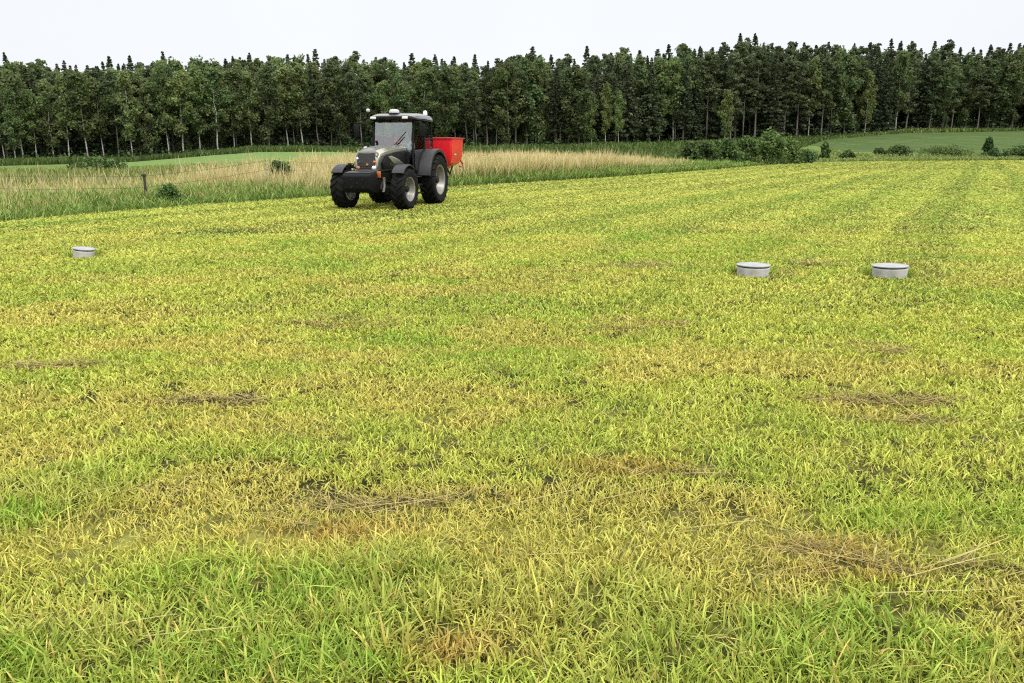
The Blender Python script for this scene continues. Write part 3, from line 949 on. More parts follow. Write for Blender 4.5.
# grass tufts hugging the rings
x, y, = [], []
for px, py, r in ((752.5, 276, .25), (889, 277, .26), (84, 258, .19)):
    g_ = ground(px, py); a = rng.uniform(0, 6.28, 420); k = r + np.abs(rng.normal(0, .07, 420))
    x.append(g_[0] + np.cos(a) * k + g_[0] * r / g_[1]); y.append(g_[1] + r + np.sin(a) * k)
x = np.concatenate(x); y = np.concatenate(y); n = len(x)
kk = rng.random((n, 1))
o = blades('tuft_grass', x, y, terr(x, y), rng.uniform(.05, .13, n), .02 * rng.uniform(.7, 1.3, n), rng.uniform(0, 6.28, n), np.clip(rng.normal(.3, .15, n), 0, .8), rng.uniform(0, .5, n), GRN * (1 - kk) + np.array([.36, .33, .07]) * kk, M_BLADE)
tag(o, 'longer uncut grass growing close around the well rings', 'grass', kind='stuff')

# ------------------------------------------------------------------ tractor
M_PAINT = pmat('hood_paint', (.095, .092, .08), .38, .35, .06, 3, coat=.3)
M_PAINTL = pmat('champagne_paint', (.34, .315, .24), .3, .7, .06, 3, coat=.5)
M_SILV = pmat('roof_silver', (.17, .17, .168), .42, .2, .06, 3, coat=.3)
M_BLACK = pmat('black_plastic', (.007, .007, .0075), .62, 0, .3, 12, spec=.16)
M_GREYP = pmat('fender_grey', (.022, .022, .023), .5, 0, .12, 5, spec=.3)
M_IRON = pmat('black_iron', (.012, .012, .012), .55, .1, .35, 8, dirt=(.02, .018, .014), spec=.16)
M_RUB = pmat('tyre_rubber', (.008, .008, .008), .75, 0, .3, 7, bump=.2, dirt=(.014, .013, .011), spec=.12)
M_RIM = pmat('rim_silver', (.25, .24, .22), .42, .35, .12, 6, dirt=(.22, .205, .17))
M_RED = pmat('red_paint', (.78, .012, .022), .36, 0, .08, 3, coat=.3)
M_REDD = pmat('red_paint_edge', (.50, .010, .018), .4, 0, .1, 4, coat=.2)
M_AMB = pmat('amber_lens', (.46, .13, .025), .2, 0, .08, 20, coat=.6)
M_LENS = pmat('clear_lens', (.80, .80, .76), .12, .1, .06, 30, coat=.8)
M_WHITE = pmat('white_plastic', (.50, .50, .50), .35, 0, .06, 9)
M_SEAT = pmat('seat_cloth', (.03, .03, .035), .9, 0, .3, 30)
M_MESH = pmat('grille_mesh', (.035, .034, .032), .5, .4, .35, 60, bump=.5)
m, nt, out = newmat('cab_glass')
g1 = N(nt, 'ShaderNodeBsdfTransparent'); g1.inputs[0].default_value = (.84, .90, .88, 1)
g2 = N(nt, 'ShaderNodeBsdfGlossy'); g2.inputs['Roughness'].default_value = .02; g2.inputs['Color'].default_value = (1, 1, 1, 1)
lw = N(nt, 'ShaderNodeFresnel'); lw.inputs['IOR'].default_value = 1.6
ad = N(nt, 'ShaderNodeMath', operation='MULTIPLY_ADD'); ad.inputs[1].default_value = .85; ad.inputs[2].default_value = .09
nt.links.new(lw.outputs[0], ad.inputs[0])
mx = N(nt, 'ShaderNodeMixShader'); nt.links.new(ad.outputs[0], mx.inputs[0]); nt.links.new(g1.outputs[0], mx.inputs[1]); nt.links.new(g2.outputs[0], mx.inputs[2])
nt.links.new(mx.outputs[0], out.inputs[0])
M_GLASS = m
# mirror face
M_MIRR = pmat('mirror_face', (.7, .72, .74), .06, 1.0, .02)

TR_ = empty('tractor', (-3.53, 27.45, .0), 0)
YAW = R_(14.5)
TR_.rotation_euler = (0, 0, -PI / 2 - YAW)          # local +x looks at the camera's left
tag(TR_, 'dark grey farm tractor with black tyres and silver roof driving on the mown field', 'tractor')


def wheel(x, y, R, W, rr, lugs, steer=0.0):
    side = 1 if y > 0 else -1
    o = B()
    Mx = Matrix.Rotation(-PI / 2 * side, 4, 'X')        # lathe +z -> outward
    hub = o.lathe([(0, W * .30), (rr * .20, W * .30), (rr * .24, W * .24), (rr * .26, W * .10), (rr * .26, -W * .3), (0, -W * .3)], 24, Mx)
    for j in range(8):
        a = j * PI / 4
        o.tube([Mx @ Vector((math.cos(a) * rr * .36, math.sin(a) * rr * .36, W * .10)), Mx @ Vector((math.cos(a) * rr * .36, math.sin(a) * rr * .36, W * .17))], rr * .035, 6)
    w = o.build('wheel', M_IRON, TR_, 40)
    w.location = (x, y, R); w.rotation_euler = (0, 0, steer)
    # rim
    B().lathe([(0, W * .10), (rr * .45, W * .11), (rr * .58, W * .02), (rr * .70, -W * .04), (rr * .80, W * .10), (rr * .86, W * .30), (rr * .93, W * .42), (rr * 1.02, W * .45), (rr * 1.03, W * .40), (rr * .93, W * .28), (rr * .9, -W * .4), (rr * 1.02, -W * .45),
               (rr * .98, -W * .46), (rr * .6, -W * .12), (0, -W * .10)], 48, Mx).build('rim', M_RIM, w, 35)
    # tyre with chevron lugs
    b = B()
    lug = .062 * R
    Rc = R - lug
    b.lathe([(rr * 1.0, W * .40), (rr * 1.06, W * .47), ((rr + Rc) / 2, W * .53), (Rc * .93, W * .50), (Rc * .985, W * .42), (Rc, W * .2), (Rc * 1.003, 0), (Rc, -W * .2), (Rc * .985, -W * .42), (Rc * .93, -W * .50),
             ((rr + Rc) / 2, -W * .53), (rr * 1.06, -W * .47), (rr * 1.0, -W * .40)], 64, Mx)
    for j in range(lugs):
        for sd in (1, -1):
            a0 = 2 * PI * (j + (.5 if sd < 0 else 0)) / lugs
            sweep = .62 * 2 * PI / lugs * 1.25
            hw = .20 * 2 * PI / lugs
            stn = [(0.0, -.02 * W, 1.0), (.5, .25 * W, 1.0), (.85, .43 * W, .975), (1.0, .525 * W, .90)]
            ring = []
            for f, z_, kr in stn:
                a = a0 - f * sweep          # bars trail back from the centre
                zz_ = z_ * sd
                q = []
                for da, rr_ in ((-hw, Rc * kr * .985), (hw, Rc * kr * .985), (hw * .7, R * kr), (-hw * .7, R * kr)):
                    q.append(Mx @ Vector((math.cos(a + da) * rr_, math.sin(a + da) * rr_, zz_)))
                ring.append(q)
            b.loft(ring)
    b.build('tyre', M_RUB, w, 30)
    return w


wheel(0, .95, .81, .50, .48, 20); wheel(0, -.95, .81, .50, .48, 20)
wheel(2.7, .98, .62, .42, .36, 18, R_(-3)); wheel(2.7, -.98, .62, .42, .36, 18, R_(-3))

# chassis, axles, engine
b = B(); b.box((1.35, 0, .80), (3.0, .40, .42), .03).box((.0, 0, .81), (.5, 1.35, .34), .05).box((2.0, 0, .98), (1.7, .52, .40), .04)
b.box((1.0, 0, .62), (.9, .5, .3), .04); b.build('chassis', M_IRON, TR_, 40)
b = B(); b.box((2.7, 0, .60), (.22, 1.4, .20), .03).box((2.7, 0, .78), (.5, .34, .34), .03)
for s in (1, -1): b.tube([(2.55, s * .66, .62), (2.85, s * .66, .62)], .13, 10).tube([(2.5, s * .15, .62), (2.5, s * .62, .6)], .04, 8)
b.build('front_axle', M_IRON, TR_, 40)


# hood
def hsec(x, w, zb, zt, n=16, e=3.6, roll=0):
    """a rounded box section"""
    pts = []
    for i in range(n * 2 + 1):
        a = PI * i / (n * 2)
        cx, cz = math.cos(a), math.sin(a)
        y = w * .5 * math.copysign(abs(cx) ** (2 / e), cx); z = (zt - .28) + .28 * abs(cz) ** (2 / e)
        pts.append((x, y, z))
    pts.append((x, -w * .49, zb)); pts.append((x, w * .49, zb))
    return pts


secs = [hsec(1.18, .94, 1.15, 1.93), hsec(1.6, .92, 1.15, 1.91), hsec(2.1, .88, 1.16, 1.87), hsec(2.6, .84, 1.17, 1.835), hsec(2.95, .80, 1.16, 1.79), hsec(3.12, .77, 1.16, 1.745), hsec(3.20, .72, 1.17, 1.67)]
B().loft(secs).build('hood', M_PAINT, TR_, 50)
# raised champagne crest along each upper side of the hood
for s in (1, -1):
    b = B(); ring = []
    for x, w, zt in ((1.2, .945, 1.90), (1.7, .925, 1.875), (2.3, .885, 1.83), (2.8, .835, 1.775), (3.08, .795, 1.715), (3.20, .74, 1.58), (3.235, .70, 1.40)):
        y = w * .5
        ring.append([(x, s * (y - .13), zt + .035), (x, s * (y + .004), zt - .06), (x, s * (y + .008), zt - .13), (x, s * (y - .03), zt - .15), (x, s * (y - .14), zt + .005)])
    b.loft(ring).build('hood_trim', M_PAINTL, TR_, 40)
    # black engine side panel with a champagne blade
    b = B(); b.prism([(1.22, 1.18), (3.02, 1.20), (3.06, 1.40), (2.75, 1.60), (2.1, 1.70), (1.22, 1.74)], s * .40, s * .475, .008)
    sp = b.build('side_panel', M_BLACK, TR_, 40)
    b = B(); b.prism([(1.30, 1.22), (1.75, 1.22), (2.35, 1.40), (2.70, 1.58), (2.45, 1.60), (1.9, 1.50), (1.5, 1.36), (1.30, 1.32)], s * .470, s * .484, .003); b.build('side_blade', M_PAINTL, sp, 40)
    b = B()
    for i in range(6): b.box((2.0 + i * .11, s * .480, 1.30 + i * .012), (.07, .012, .10), .002)
    b.build('vent', M_MESH, sp)
# grille and lamps
b = B(); b.loft([[(3.19, .30, 1.20), (3.19, -.30, 1.20), (3.17, -.315, 1.46), (3.13, -.28, 1.70), (3.13, .28, 1.70), (3.17, .315, 1.46)], [(3.265, .27, 1.22), (3.265, -.27, 1.22), (3.245, -.29, 1.46), (3.195, -.255, 1.685), (3.195, .255, 1.685), (3.245, .29, 1.46)]])
gr = b.build('grille', M_MESH, TR_, 30)
b = B()
for i in range(8): b.box((3.266 - i * .0085 * (1 if i < 4 else 1.6), 0, 1.25 + i * .045), (.012, .52 - .006 * i, .010), .002)
b.build('grille_bar', M_BLACK, gr)
b = B(); b.box((3.20, 0, 1.16), (.12, .74, .10), .02); b.build('bumper', M_PAINT, TR_, 40)
RY = Matrix.Rotation(PI / 2, 4, 'Y')
for y, z, r, mt, nm in ((.245, 1.255, .062, M_LENS, 'headlight'), (-.245, 1.255, .05, M_AMB, 'headlight'), (.265, 1.42, .045, M_AMB, 'indicator_lamp'), (-.285, 1.52, .035, M_LENS, 'work_lamp'), (.04, 1.34, .040, M_AMB, 'fog_lamp')):
    b = B(); b.lathe([(0, .045), (r * .6, .042), (r * .92, .028), (r, 0), (r * 1.08, -.004), (r * 1.08, -.05), (0, -.05)], 20, Matrix.Translation((3.25 - (.012 if z > 1.38 else 0), y, z)) @ RY)
    b.build(nm, mt, TR_, 40)
b = B(); b.box((3.22, .40, 1.06), (.10, .13, .20), .02); ml = b.build('marker_lamp', M_AMB, TR_, 40)
b = B(); b.box((3.215, .40, 1.06), (.085, .17, .25), .02); b.build('lamp_housing', M_BLACK, ml, 40)

# front weight block and linkage
b = B(); b.prism([(3.30, .62), (3.34, 1.06), (3.46, 1.14), (3.86, 1.10), (3.92, 1.02), (3.88, .66), (3.78, .55), (3.42, .54)], -.47, .41, .03)
wb = b.build('weight_block', M_BLACK, TR_, 40)
b = B(); b.box((3.62, -.03, 1.135), (.42, .80, .03), .012, Matrix.Rotation(R_(5.7), 3, 'Y')); b.build('weight_cover', M_GREYP, wb, 40)
b = B()
for y, z in ((-.18, .93), (.18, .93), (-.18, .72), (.18, .72), (0, .83)): b.tube([(3.86, y, z), (3.925, y, z)], .022, 8)
b.build('bolt', M_GREYP, wb)
b = B()
for s in (1, -1):
    b.prism([(3.0, .66), (3.1, .92), (3.38, .86), (3.42, .60), (3.28, .52)], s * .30, s * .36, .01).tube([(3.05, s * .44, .95), (3.3, s * .46, .62)], .045, 10)
b.box((3.1, 0, .78), (.3, .56, .26), .03); b.build('front_linkage', M_IRON, TR_, 40)
b = B(); b.tube([(3.16, .52, .98), (3.16, .52, .70), (3.2, .50, .55)], .04, 8); b.build('lift_ram', M_RIM, TR_, 40)


def fender(xc, zc, r, y0, y1, a0, a1, th, mat, lip=.06, n=20, flare=0.0):
    b = B(); ring = []
    for i in range(n + 1):
        a = R_(a0 + (a1 - a0) * i / n)
        ca, sa = math.cos(a), math.sin(a)
        P = lambda rad, y: (xc + rad * ca, y, zc + rad * sa)
        sg = 1 if y1 > y0 else -1
        ring.append([P(r, y0), P(r, y1 - sg * .03), P(r - .02, y1), P(r - lip, y1), P(r - lip, y1 - sg * .02), P(r - th - .02, y1 - sg * .035), P(r - th, y0)])
    b.loft(ring)
    return b.build('fender', mat, TR_, 40)


for s in (1, -1):
    f_ = fender(2.7, .62, .735, s * .80, s * 1.17, 42, 122, .03, M_GREYP, .05)
    b = B(); b.tube([(2.7, s * .62, .9), (2.62, s * .72, 1.36), (2.6, s * .9, 1.362)], .022, 6); b.build('bracket', M_IRON, f_)
    f2 = fender(0, .84, .97, s * .60, s * 1.16, 8, 152, .035, M_GREYP, .10, 28)
    b = B(); b.prism([(.93, 1.02), (.86, 1.40), (.55, 1.70), (.0, 1.775), (-.45, 1.70), (-.5, 1.3), (.3, 1.06)], s * .58, s * .62, .01); b.build('inner_panel', M_BLACK, f2, 40)
    b = B(); b.box((-.52, s * .95, 1.66), (.05, .26, .10), .015); b.build('tail_lamp', M_AMB, f2, 40)
    # steps and tank
    b = B()
    for i, (x, z) in enumerate(((1.30, .44), (1.30, .70), (1.28, .94))): b.box((x, s * (.86 - i * .03), z), (.42, .26, .035), .008)
    for x in (1.09, 1.51): b.box((x, s * .77, .70), (.03, .05, .58), .006)
    b.build('step', M_IRON, TR_, 40)
    b = B(); b.box((1.55, s * .52, .86), (.95, .32, .50), .06); b.build('fuel_tank', M_BLACK, TR_, 40)

# cab
b = B()
P_A = [((1.30, .50, 1.30), (1.02, .60, 2.72)), ((1.30, -.50, 1.30), (1.02, -.60, 2.72))]
corners = {'A': (1.22, .64, 1.15, 1.02, .64, 2.72), 'Bp': (.30, .74, 1.18, .24, .70, 2.72), 'C': (-.52, .70, 1.60, -.50, .66, 2.70)}
for s in (1, -1):
    b.tube([(1.22, s * .70, 1.10), (1.18, s * .69, 1.75), (1.00, s * .67, 2.76)], [.038, .032, .032], 8)
    b.tube([(.28, s * .75, 1.60), (.24, s * .73, 2.1), (.20, s * .69, 2.74)], [.035, .032, .032], 8)
    b.tube([(-.52, s * .70, 1.60), (-.55, s * .70, 2.1), (-.50, s * .66, 2.72)], [.045, .04, .04], 8)
    b.tube([(1.22, s * .71, 1.12), (.95, s * .74, 1.10), (.90, s * .74, 1.35), (.62, s * .75, 1.62), (.28, s * .75, 1.76), (-.52, s * .70, 1.76)], .03, 8)
    b.tube([(1.0, s * .66, 2.72), (-.5, s * .66, 2.70)], .035, 8)
b.tube([(1.0, -.66, 2.755), (1.0, .66, 2.755)], .03, 8).tube([(-.5, -.66, 2.7), (-.5, .66, 2.7)], .04, 8).tube([(-.53, -.7, 1.7), (-.53, .7, 1.7)], .035, 8)
b.build('cab_frame', M_BLACK, TR_, 40)
b = B(); b.box((.36, 0, 1.10), (1.70, 1.16, .08), .02).box((-.5, 0, 1.42), (.06, 1.2, .55), .02).box((1.20, 0, 1.42), (.08, 1.14, .60), .02); b.build('cab_floor', M_BLACK, TR_, 40)


def pane(name, pts, nrm, mat=None, t=.008):
    n = Vector(nrm).normalized() * t
    b = B(); v0 = [b.bm.verts.new(Vector(p)) for p in pts]; v1 = [b.bm.verts.new(Vector(p) + n) for p in pts]
    k = len(pts)
    b.bm.faces.new(v0[::-1]); b.bm.faces.new(v1)
    for i in range(k): b.bm.faces.new((v0[i], v0[(i + 1) % k], v1[(i + 1) % k], v1[i]))
    return b.build(name, mat or M_GLASS, TR_)


pane('windshield', [(1.215, -.60, 1.52), (1.215, .60, 1.52), (1.185, .625, 1.78), (1.02, .635, 2.735), (1.02, -.635, 2.735), (1.185, -.625, 1.78)], (1, 0, .1))
for s in (1, -1):
    pane('door_window', [(x_, s * (.735 - .045 * (z_ - 1.6)), z_) for x_, z_ in ((1.15, 1.75), (1.18, 1.16), (.95, 1.14), (.88, 1.36), (.62, 1.62), (.30, 1.78), (.235, 2.1), (.20, 2.70), (1.0, 2.70))], (0, s, .045))
    pane('side_window', [(.25, s * .74, 1.80), (-.50, s * .70, 1.80), (-.53, s * .70, 2.1), (-.48, s * .665, 2.68), (.18, s * .69, 2.68), (.22, s * .725, 2.1)], (0, s, .08))
pane('rear_window', [(-.545, -.64, 1.76), (-.545, .64, 1.76), (-.56, .64, 2.1), (-.50, .62, 2.66), (-.50, -.62, 2.66), (-.56, -.64, 2.1)], (-1, 0, 0))


# roof
def rsec(x, w, z0, z1, n=10):
    pts = []
    for i in range(n + 1):
        a = PI * i / n
        pts.append((x, w * .5 * math.copysign(abs(math.cos(a)) ** .45, math.cos(a)), z0 + (z1 - z0) * abs(math.sin(a)) ** .5))
    return pts


B().loft([rsec(1.20, 1.40, 2.755, 2.80), rsec(1.14, 1.50, 2.75, 2.86), rsec(.9, 1.56, 2.75, 2.91), rsec(.2, 1.56, 2.75, 2.94), rsec(-.4, 1.54, 2.73, 2.91), rsec(-.62, 1.46, 2.72, 2.84), rsec(-.68, 1.36, 2.72, 2.77)]).build('roof', M_SILV, TR_, 45)
B().loft([rsec(1.30, 1.38, 2.725, 2.79), rsec(1.22, 1.52, 2.72, 2.83), rsec(.95, 1.575, 2.71, 2.80), rsec(-.5, 1.565, 2.68, 2.76), rsec(-.66, 1.42, 2.68, 2.74)]).build('roof_rail', M_BLACK, TR_, 45)
for y in (-.58, .50, -.28, .24):
    big = y in (-.58, .50)
    b = B(); b.box((1.31, y, 2.762), (.06, .19 if big else .13, .075), .018); b.build('work_light', M_LENS if big else M_BLACK, TR_, 40)
b = B(); b.lathe([(0, .0), (.13, .0), (.16, .02), (.16, .07), (.13, .115), (.07, .13), (0, .132)], 24, Matrix.Translation((1.0, .02, 2.905))); gp = b.build('receiver_dome', M_WHITE, TR_, 50)
b = B(); b.box((1.0, .02, 2.893), (.26, .30, .03), .008); b.build('mount', M_BLACK, gp)
b = B(); b.lathe([(0, .0), (.075, .0), (.075, .05), (.065, .10), (.045, .14), (0, .15)], 20, Matrix.Translation((-.35, .56, 2.90))); bc = b.build('beacon', M_LENS, TR_, 50)
b = B(); b.tube([(-.35, .56, 2.82), (-.35, .56, 2.905)], .09, 14); b.build('beacon_base', M_BLACK, bc, 40)
b = B(); b.box((-.55, .25, 2.93), (.10, .26, .09), .02); b.build('rear_lamp', M_BLACK, TR_, 40)
# ball ended antenna on the far front corner
b = B(); b.tube([(1.12, -.74, 2.70), (1.16, -.80, 2.88), (1.17, -.81, 2.97)], .012, 6)
an = b.build('antenna', M_BLACK, TR_)
b = B(); b.lathe([(0, 2.94), (.05, 2.955), (.065, 3.0), (.05, 3.045), (0, 3.06)], 16, Matrix.Translation((1.17, -.81, 0))); b.build('ball', M_WHITE, an, 60)
# mirrors
for s in (1, -1):
    ext = .52 if s < 0 else .30
    b = B(); b.tube([(1.06, s * .67, 2.62), (1.16, s * (.72 + ext * .6), 2.63), (1.16, s * (.72 + ext), 2.60), (1.16, s * (.72 + ext), 2.05)], .017, 8)
    if s < 0: b.tube([(1.16, -.96, 2.63), (1.16, -.98, 1.90), (1.2, -.68, 1.86)], .017, 8)
    mi = b.build('mirror_arm', M_BLACK, TR_, 40)
    b = B(); b.box((1.16, s * (.72 + ext), 2.37), (.08, .20, .40), .035); b.build('mirror_head', M_BLACK, mi, 40)
    b = B(); b.box((1.114, s * (.72 + ext), 2.37), (.006, .165, .35), .002); b.build('mirror_glass', M_MIRR, mi)
b = B(); b.tube([(1.20, -.62, 1.60), (1.30, -.86, 1.74)], .014, 6); gm = b.build('wide_mirror', M_BLACK, TR_)
b = B(); b.lathe([(0, -.03), (.06, -.02), (.085, .01), (.06, .035), (0, .04)], 18, Matrix.Translation((1.31, -.88, 1.80)) @ RY); b.build('mirror_cap', M_WHITE, gm, 50)
# exhaust along the far windscreen pillar
b = B(); b.tube([(1.34, -.60, 1.50), (1.34, -.62, 1.90)], .07, 14).tube([(1.34, -.62, 1.88), (1.34, -.63, 2.05), (1.30, -.66, 2.12)], .04, 10); b.build('exhaust', M_BLACK, TR_, 40)
# wiper
b = B(); b.tube([(1.245, -.05, 1.72), (1.13, .40, 2.18)], .012, 6).tube([(1.225, .0, 1.86), (1.10, .44, 2.34)], .010, 6).tube([(1.255, -.12, 1.66), (1.25, -.02, 1.74)], .03, 8); b.build('wiper', M_BLACK, TR_)
# inside: seat, dash, wheel
b = B(); b.box((.10, 0, 1.50), (.48, .50, .14), .05).box((-.16, 0, 1.82), (.14, .48, .60), .05).box((-.20, 0, 2.17), (.10, .26, .18), .04).tube([(.1, 0, 1.14), (.1, 0, 1.45)], .12, 10); b.build('seat', M_SEAT, TR_, 40)
b = B(); b.box((.98, 0, 1.55), (.22, .50, .50), .06).tube([(.92, 0, 1.7), (.78, 0, 1.86)], .04, 8); b.build('dashboard', M_BLACK, TR_, 40)
b = B(); Mt = Matrix.Translation((.76, 0, 1.88)) @ Matrix.Rotation(R_(-35), 4, 'Y')
b.tube([Mt @ Vector((.20 * math.cos(a), .20 * math.sin(a), 0)) for a in np.linspace(0, 2 * PI, 25)], .016, 6, False)
for a in (0, 2.1, 4.2): b.tube([Mt @ Vector((0, 0, -.02)), Mt @ Vector((.19 * math.cos(a), .19 * math.sin(a), 0))], .014, 6)
b.build('steering_wheel', M_BLACK, TR_)
# rear hitch
b = B()
for s in (1, -1): b.tube([(-.3, s * .38, .72), (-1.05, s * .42, .66)], .035, 8).tube([(-.25, s * .35, 1.25), (-.75, s * .42, 1.30), (-.82, s * .42, .70)], .03, 8)
b.tube([(-.3, 0, 1.15), (-1.05, 0, 1.22)], .032, 8); b.build('rear_linkage', M_IRON, TR_, 40)

# ------------------------------------------------------------------ spreader on the rear linkage
SP = empty('fertiliser_spreader', TR_.location); SP.rotation_euler = TR_.rotation_euler
tag(SP, 'red fertiliser spreader hopper carried behind the tractor', 'spreader')


def rect(x0, x1, w, z, r=.06):
    return [(x1, w - r, z), (x1 - r, w, z), (x0 + r, w, z), (x0, w - r, z), (x0, -w + r, z), (x0 + r, -w, z), (x1 - r, -w, z), (x1, -w + r, z)]


B().loft([rect(-1.95, -1.30, .62, 1.02), rect(-2.05, -1.22, .78, 1.10), rect(-2.25, -1.16, 1.12, 1.32), rect(-2.36, -1.12, 1.20, 1.55), rect(-2.42, -1.10, 1.22, 2.12), rect(-2.42, -1.10, 1.22, 2.17)]).build('hopper', M_RED, SP, 35)
b = B()
for s in (1, -1): b.box((-1.76, s * 1.222, 2.165), (1.38, .035, .05), .01)
for x in (-1.085, -2.435): b.box((x, 0, 2.165), (.035, 2.48, .05), .01)
b.build('rim', M_REDD, SP, 40)
b = B(); b.box((-1.5, 1.214, 1.62), (.20, .012, .05), .002, Matrix.Rotation(0, 3, 'X')); b.build('sticker', M_WHITE, SP)
b = B()
for s in (1, -1):
    b.tube([(-1.12, s * .42, .55), (-1.12, s * .46, 1.35)], .05, 8).tube([(-1.15, s * .45, .60), (-2.0, s * .5, .62), (-2.1, s * .7, 1.15)], .04, 8)
    b.tube([(-1.2, s * .95, 1.25), (-1.5, s * 1.0, .95), (-1.75, s * 1.02, 1.22)], .03, 8)
b.box((-1.12, 0, 1.25), (.08, 1.0, .10), .01).box((-1.6, 0, .88), (.5, .9, .22), .03).box((-1.35, .72, .86), (.35, .10, .62), .02).box((-1.35, -.72, .86), (.35, .10, .62), .02); b.build('frame', M_IRON, SP, 40)
for s in (1, -1):
    b = B(); b.lathe([(0, 0), (.30, .01), (.33, .03), (.30, .02), (.05, .06), (0, .08)], 28, Matrix.Translation((-1.95, s * .42, .62)))
    for a in (0, PI / 2, PI, 1.5 * PI): b.box((-1.95 + .17 * math.cos(a), s * .42 + .17 * math.sin(a), .67), (.26, .012, .07), 0, Matrix.Rotation(a, 3, 'Z'))
    b.build('spinner_disc', M_RIM, SP, 40)
b = B(); b.tube([(-2.30, 1.12, 1.42), (-2.50, 1.14, 1.30), (-2.48, 1.14, 1.18), (-2.3, 1.1, 1.2)], .03, 8); b.build('hook', M_REDD, SP, 40)

# ------------------------------------------------------------------ driver
M_SKIN = pmat('skin', (.50, .30, .22), .6, 0, .06, 20)
M_SHIRT = pmat('pale_shirt', (.78, .79, .80), .9, 0, .1, 14)
M_TROU = pmat('dark_trousers', (.05, .06, .09), .9, 0, .2, 14)
M_HAIR = pmat('dark_hair', (.03, .022, .016), .8, 0, .2, 30)
PR = empty('person', TR_.matrix_basis @ Vector((.10, .07, 0))); PR.rotation_euler = TR_.rotation_euler
tag(PR, 'driver in a pale shirt sitting at the wheel inside the tractor cab', 'person')


def skin(name, verts, edges, rad, mat, parent):
    me = bpy.data.meshes.new(name); me.from_pydata(verts, edges, []); me.materials.append(mat)
    o = link(name, me, parent)
    sm = o.modifiers.new('skin', 'SKIN')
    sv = me.skin_vertices[0].data if me.skin_vertices else None
    if sv is None:
        bm = bmesh.new(); bm.from_mesh(me); bm.verts.layers.skin.verify(); bm.to_mesh(me); bm.free(); sv = me.skin_vertices[0].data
    for i, r in enumerate(rad): sv[i].radius = (r, r) if not isinstance(r, tuple) else r
    sv[0].use_root = True
    ss = o.modifiers.new('sub', 'SUBSURF'); ss.levels = 2; ss.render_levels = 2
    me.polygons.foreach_set('use_smooth', np.ones(len(me.polygons), bool))
    return o


PV = [(.08, 0, 1.66), (.06, 0, 1.88), (.05, 0, 2.05), (.07, 0, 2.16), (.10, 0, 2.24), (.12, 0, 2.33), (.10, 0, 2.42)]
PE = [(0, 1), (1, 2), (2, 3), (3, 4), (4, 5), (5, 6)]
RD = [(.15, .13), (.15, .12), (.14, .11), .055, .075, .10, .07]
for s in (1, -1):
    i = len(PV)
    PV += [(.05, s * .19, 2.05), (.14, s * .27, 1.84), (.40, s * .24, 1.80), (.62, s * .19, 1.92), (.68, s * .16, 1.95)]; RD += [.065, .052, .042, .030, .034]
    PE += [(2, i), (i, i + 1), (i + 1, i + 2), (i + 2, i + 3), (i + 3, i + 4)]
    i = len(PV)
    PV += [(.14, s * .10, 1.64), (.52, s * .15, 1.66), (.62, s * .15, 1.30), (.64, s * .15, 1.19), (.76, s * .15, 1.17)]; RD += [.09, .068, .048, .042, .036]
    PE += [(0, i), (i, i + 1), (i + 1, i + 2), (i + 2, i + 3), (i + 3, i + 4)]
skin('body', PV, PE, RD, M_SKIN, PR)
SV = [(.08, 0, 1.62), (.06, 0, 1.88), (.05, 0, 2.07)]; SE = [(0, 1), (1, 2)]; SR = [(.175, .15), (.17, .14), (.155, .125)]
for s in (1, -1):
    i = len(SV); SV += [(.05, s * .19, 2.05), (.14, s * .27, 1.84), (.38, s * .24, 1.80), (.56, s * .20, 1.88)]; SR += [.08, .066, .055, .044]
    SE += [(2, i), (i, i + 1), (i + 1, i + 2), (i + 2, i + 3)]
skin('shirt', SV, SE, SR, M_SHIRT, PR)
TV = [(.08, 0, 1.62)]; TE = []; TRd = [(.17, .14)]
for s in (1, -1):
    i = len(TV); TV += [(.14, s * .10, 1.64), (.52, s * .15, 1.66), (.62, s * .15, 1.30), (.64, s * .15, 1.20)]; TRd += [.105, .082, .062, .056]
    TE += [(0, i), (i, i + 1), (i + 1, i + 2), (i + 2, i + 3)]
skin('trousers', TV, TE, TRd, M_TROU, PR)
b = B(); b.lathe([(.105, 2.34), (.118, 2.38), (.112, 2.43), (.085, 2.475), (.04, 2.495), (0, 2.50)], 20, Matrix.Translation((.085, 0, 0))); b.build('hair', M_HAIR, PR, 60)
b = B(); b.lathe([(0, .03), (.012, .015), (.016, 0), (0, -.02)], 8, Matrix.Translation((.225, 0, 2.32)) @ RY); b.build('nose', M_SKIN, PR, 60)

# ------------------------------------------------------------------ light
w = bpy.data.worlds.new('World'); SC.world = w; w.use_nodes = True
nt = w.node_tree; nt.nodes.clear()
SUN_EL, SUN_AZ = R_(52), R_(150)         # azimuth from +Y clockwise: behind the camera, to its right
sk = N(nt, 'ShaderNodeTexSky'); sk.sky_type = 'NISHITA'; sk.sun_disc = False; sk.sun_elevation = SUN_EL; sk.sun_rotation = SUN_AZ
hs = N(nt, 'ShaderNodeHueSaturation'); hs.inputs['Saturation'].default_value = .25
nt.links.new(sk.outputs[0], hs.inputs['Color'])
tc = N(nt, 'ShaderNodeTexCoord'); sx = N(nt, 'ShaderNodeSeparateXYZ'); nt.links.new(tc.outputs['Generated'], sx.inputs[0])
rp = N(nt, 'ShaderNodeValToRGB')
el = rp.color_ramp.elements
el[0].position = 0.0; el[0].color = (.85, .875, .905, 1)
el[1].position = 1.0; el[1].color = (2.8, 2.85, 2.9, 1)
e2 = el.new(.22); e2.color = (.83, .865, .915, 1)
nt.links.new(sx.outputs['Z'], rp.inputs['Fac'])
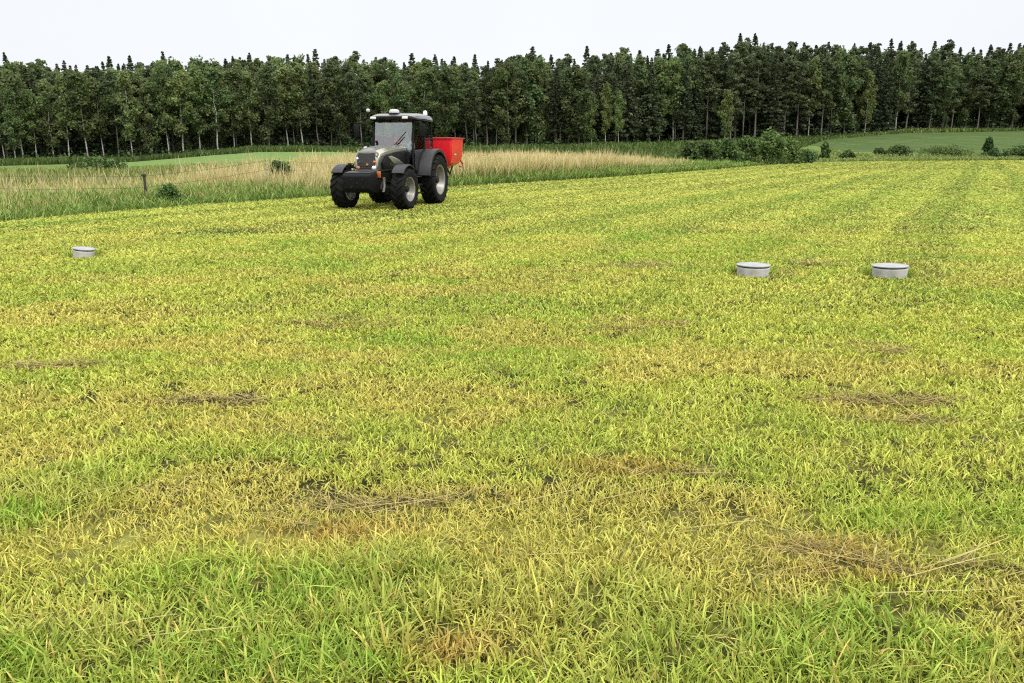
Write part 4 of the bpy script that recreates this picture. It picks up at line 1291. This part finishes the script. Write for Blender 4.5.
# thin cloud mottling
no = N(nt, 'ShaderNodeTexNoise'); no.inputs['Scale'].default_value = 1.6; no.inputs['Detail'].default_value = 5
nt.links.new(tc.outputs['Generated'], no.inputs['Vector'])
mr = N(nt, 'ShaderNodeMapRange'); mr.inputs['From Min'].default_value = .3; mr.inputs['From Max'].default_value = .7; mr.inputs['To Min'].default_value = .94; mr.inputs['To Max'].default_value = 1.05
nt.links.new(no.outputs['Fac'], mr.inputs['Value'])
vm = N(nt, 'ShaderNodeVectorMath', operation='SCALE'); nt.links.new(rp.outputs['Color'], vm.inputs[0]); nt.links.new(mr.outputs[0], vm.inputs['Scale'])
v2 = N(nt, 'ShaderNodeVectorMath', operation='SCALE'); nt.links.new(vm.outputs[0], v2.inputs[0]); v2.inputs['Scale'].default_value = 10.0
mx = N(nt, 'ShaderNodeMix', data_type='RGBA'); mx.inputs[0].default_value = .90
nt.links.new(hs.outputs['Color'], mx.inputs[6]); nt.links.new(v2.outputs[0], mx.inputs[7])
bg = N(nt, 'ShaderNodeBackground'); bg.inputs['Strength'].default_value = .1
nt.links.new(mx.outputs[2], bg.inputs['Color'])
ow = N(nt, 'ShaderNodeOutputWorld'); nt.links.new(bg.outputs[0], ow.inputs[0])
sl = bpy.data.lights.new('sun', 'SUN'); sl.energy = 1.5; sl.angle = R_(11); sl.color = (1, .965, .90)
so = bpy.data.objects.new('sun', sl); COL.objects.link(so)
sd = Vector((math.sin(SUN_AZ) * math.cos(SUN_EL), math.cos(SUN_AZ) * math.cos(SUN_EL), math.sin(SUN_EL)))
so.rotation_euler = sd.to_track_quat('Z', 'Y').to_euler(); so.location = sd * 50

# ------------------------------------------------------------------ camera
cd = bpy.data.cameras.new('camera'); cd.sensor_width = 36; cd.lens = 36 * F / 1024; cd.clip_end = 5000; cd.clip_start = .05
co = bpy.data.objects.new('camera', cd); COL.objects.link(co); co.location = (0, 0, H); co.rotation_euler = (PI / 2 - TH, 0, 0)
SC.camera = co
SC.view_settings.view_transform = 'Standard'; SC.view_settings.look = 'None'; SC.view_settings.exposure = 0.2; SC.view_settings.gamma = 1
SC.view_settings.use_curve_mapping = False
SC.render.engine = 'CYCLES'
SC.cycles.use_denoising = False; SC.cycles.filter_width = 1.15
SC.cycles.max_bounces = 6; SC.cycles.diffuse_bounces = 4; SC.cycles.transparent_max_bounces = 12
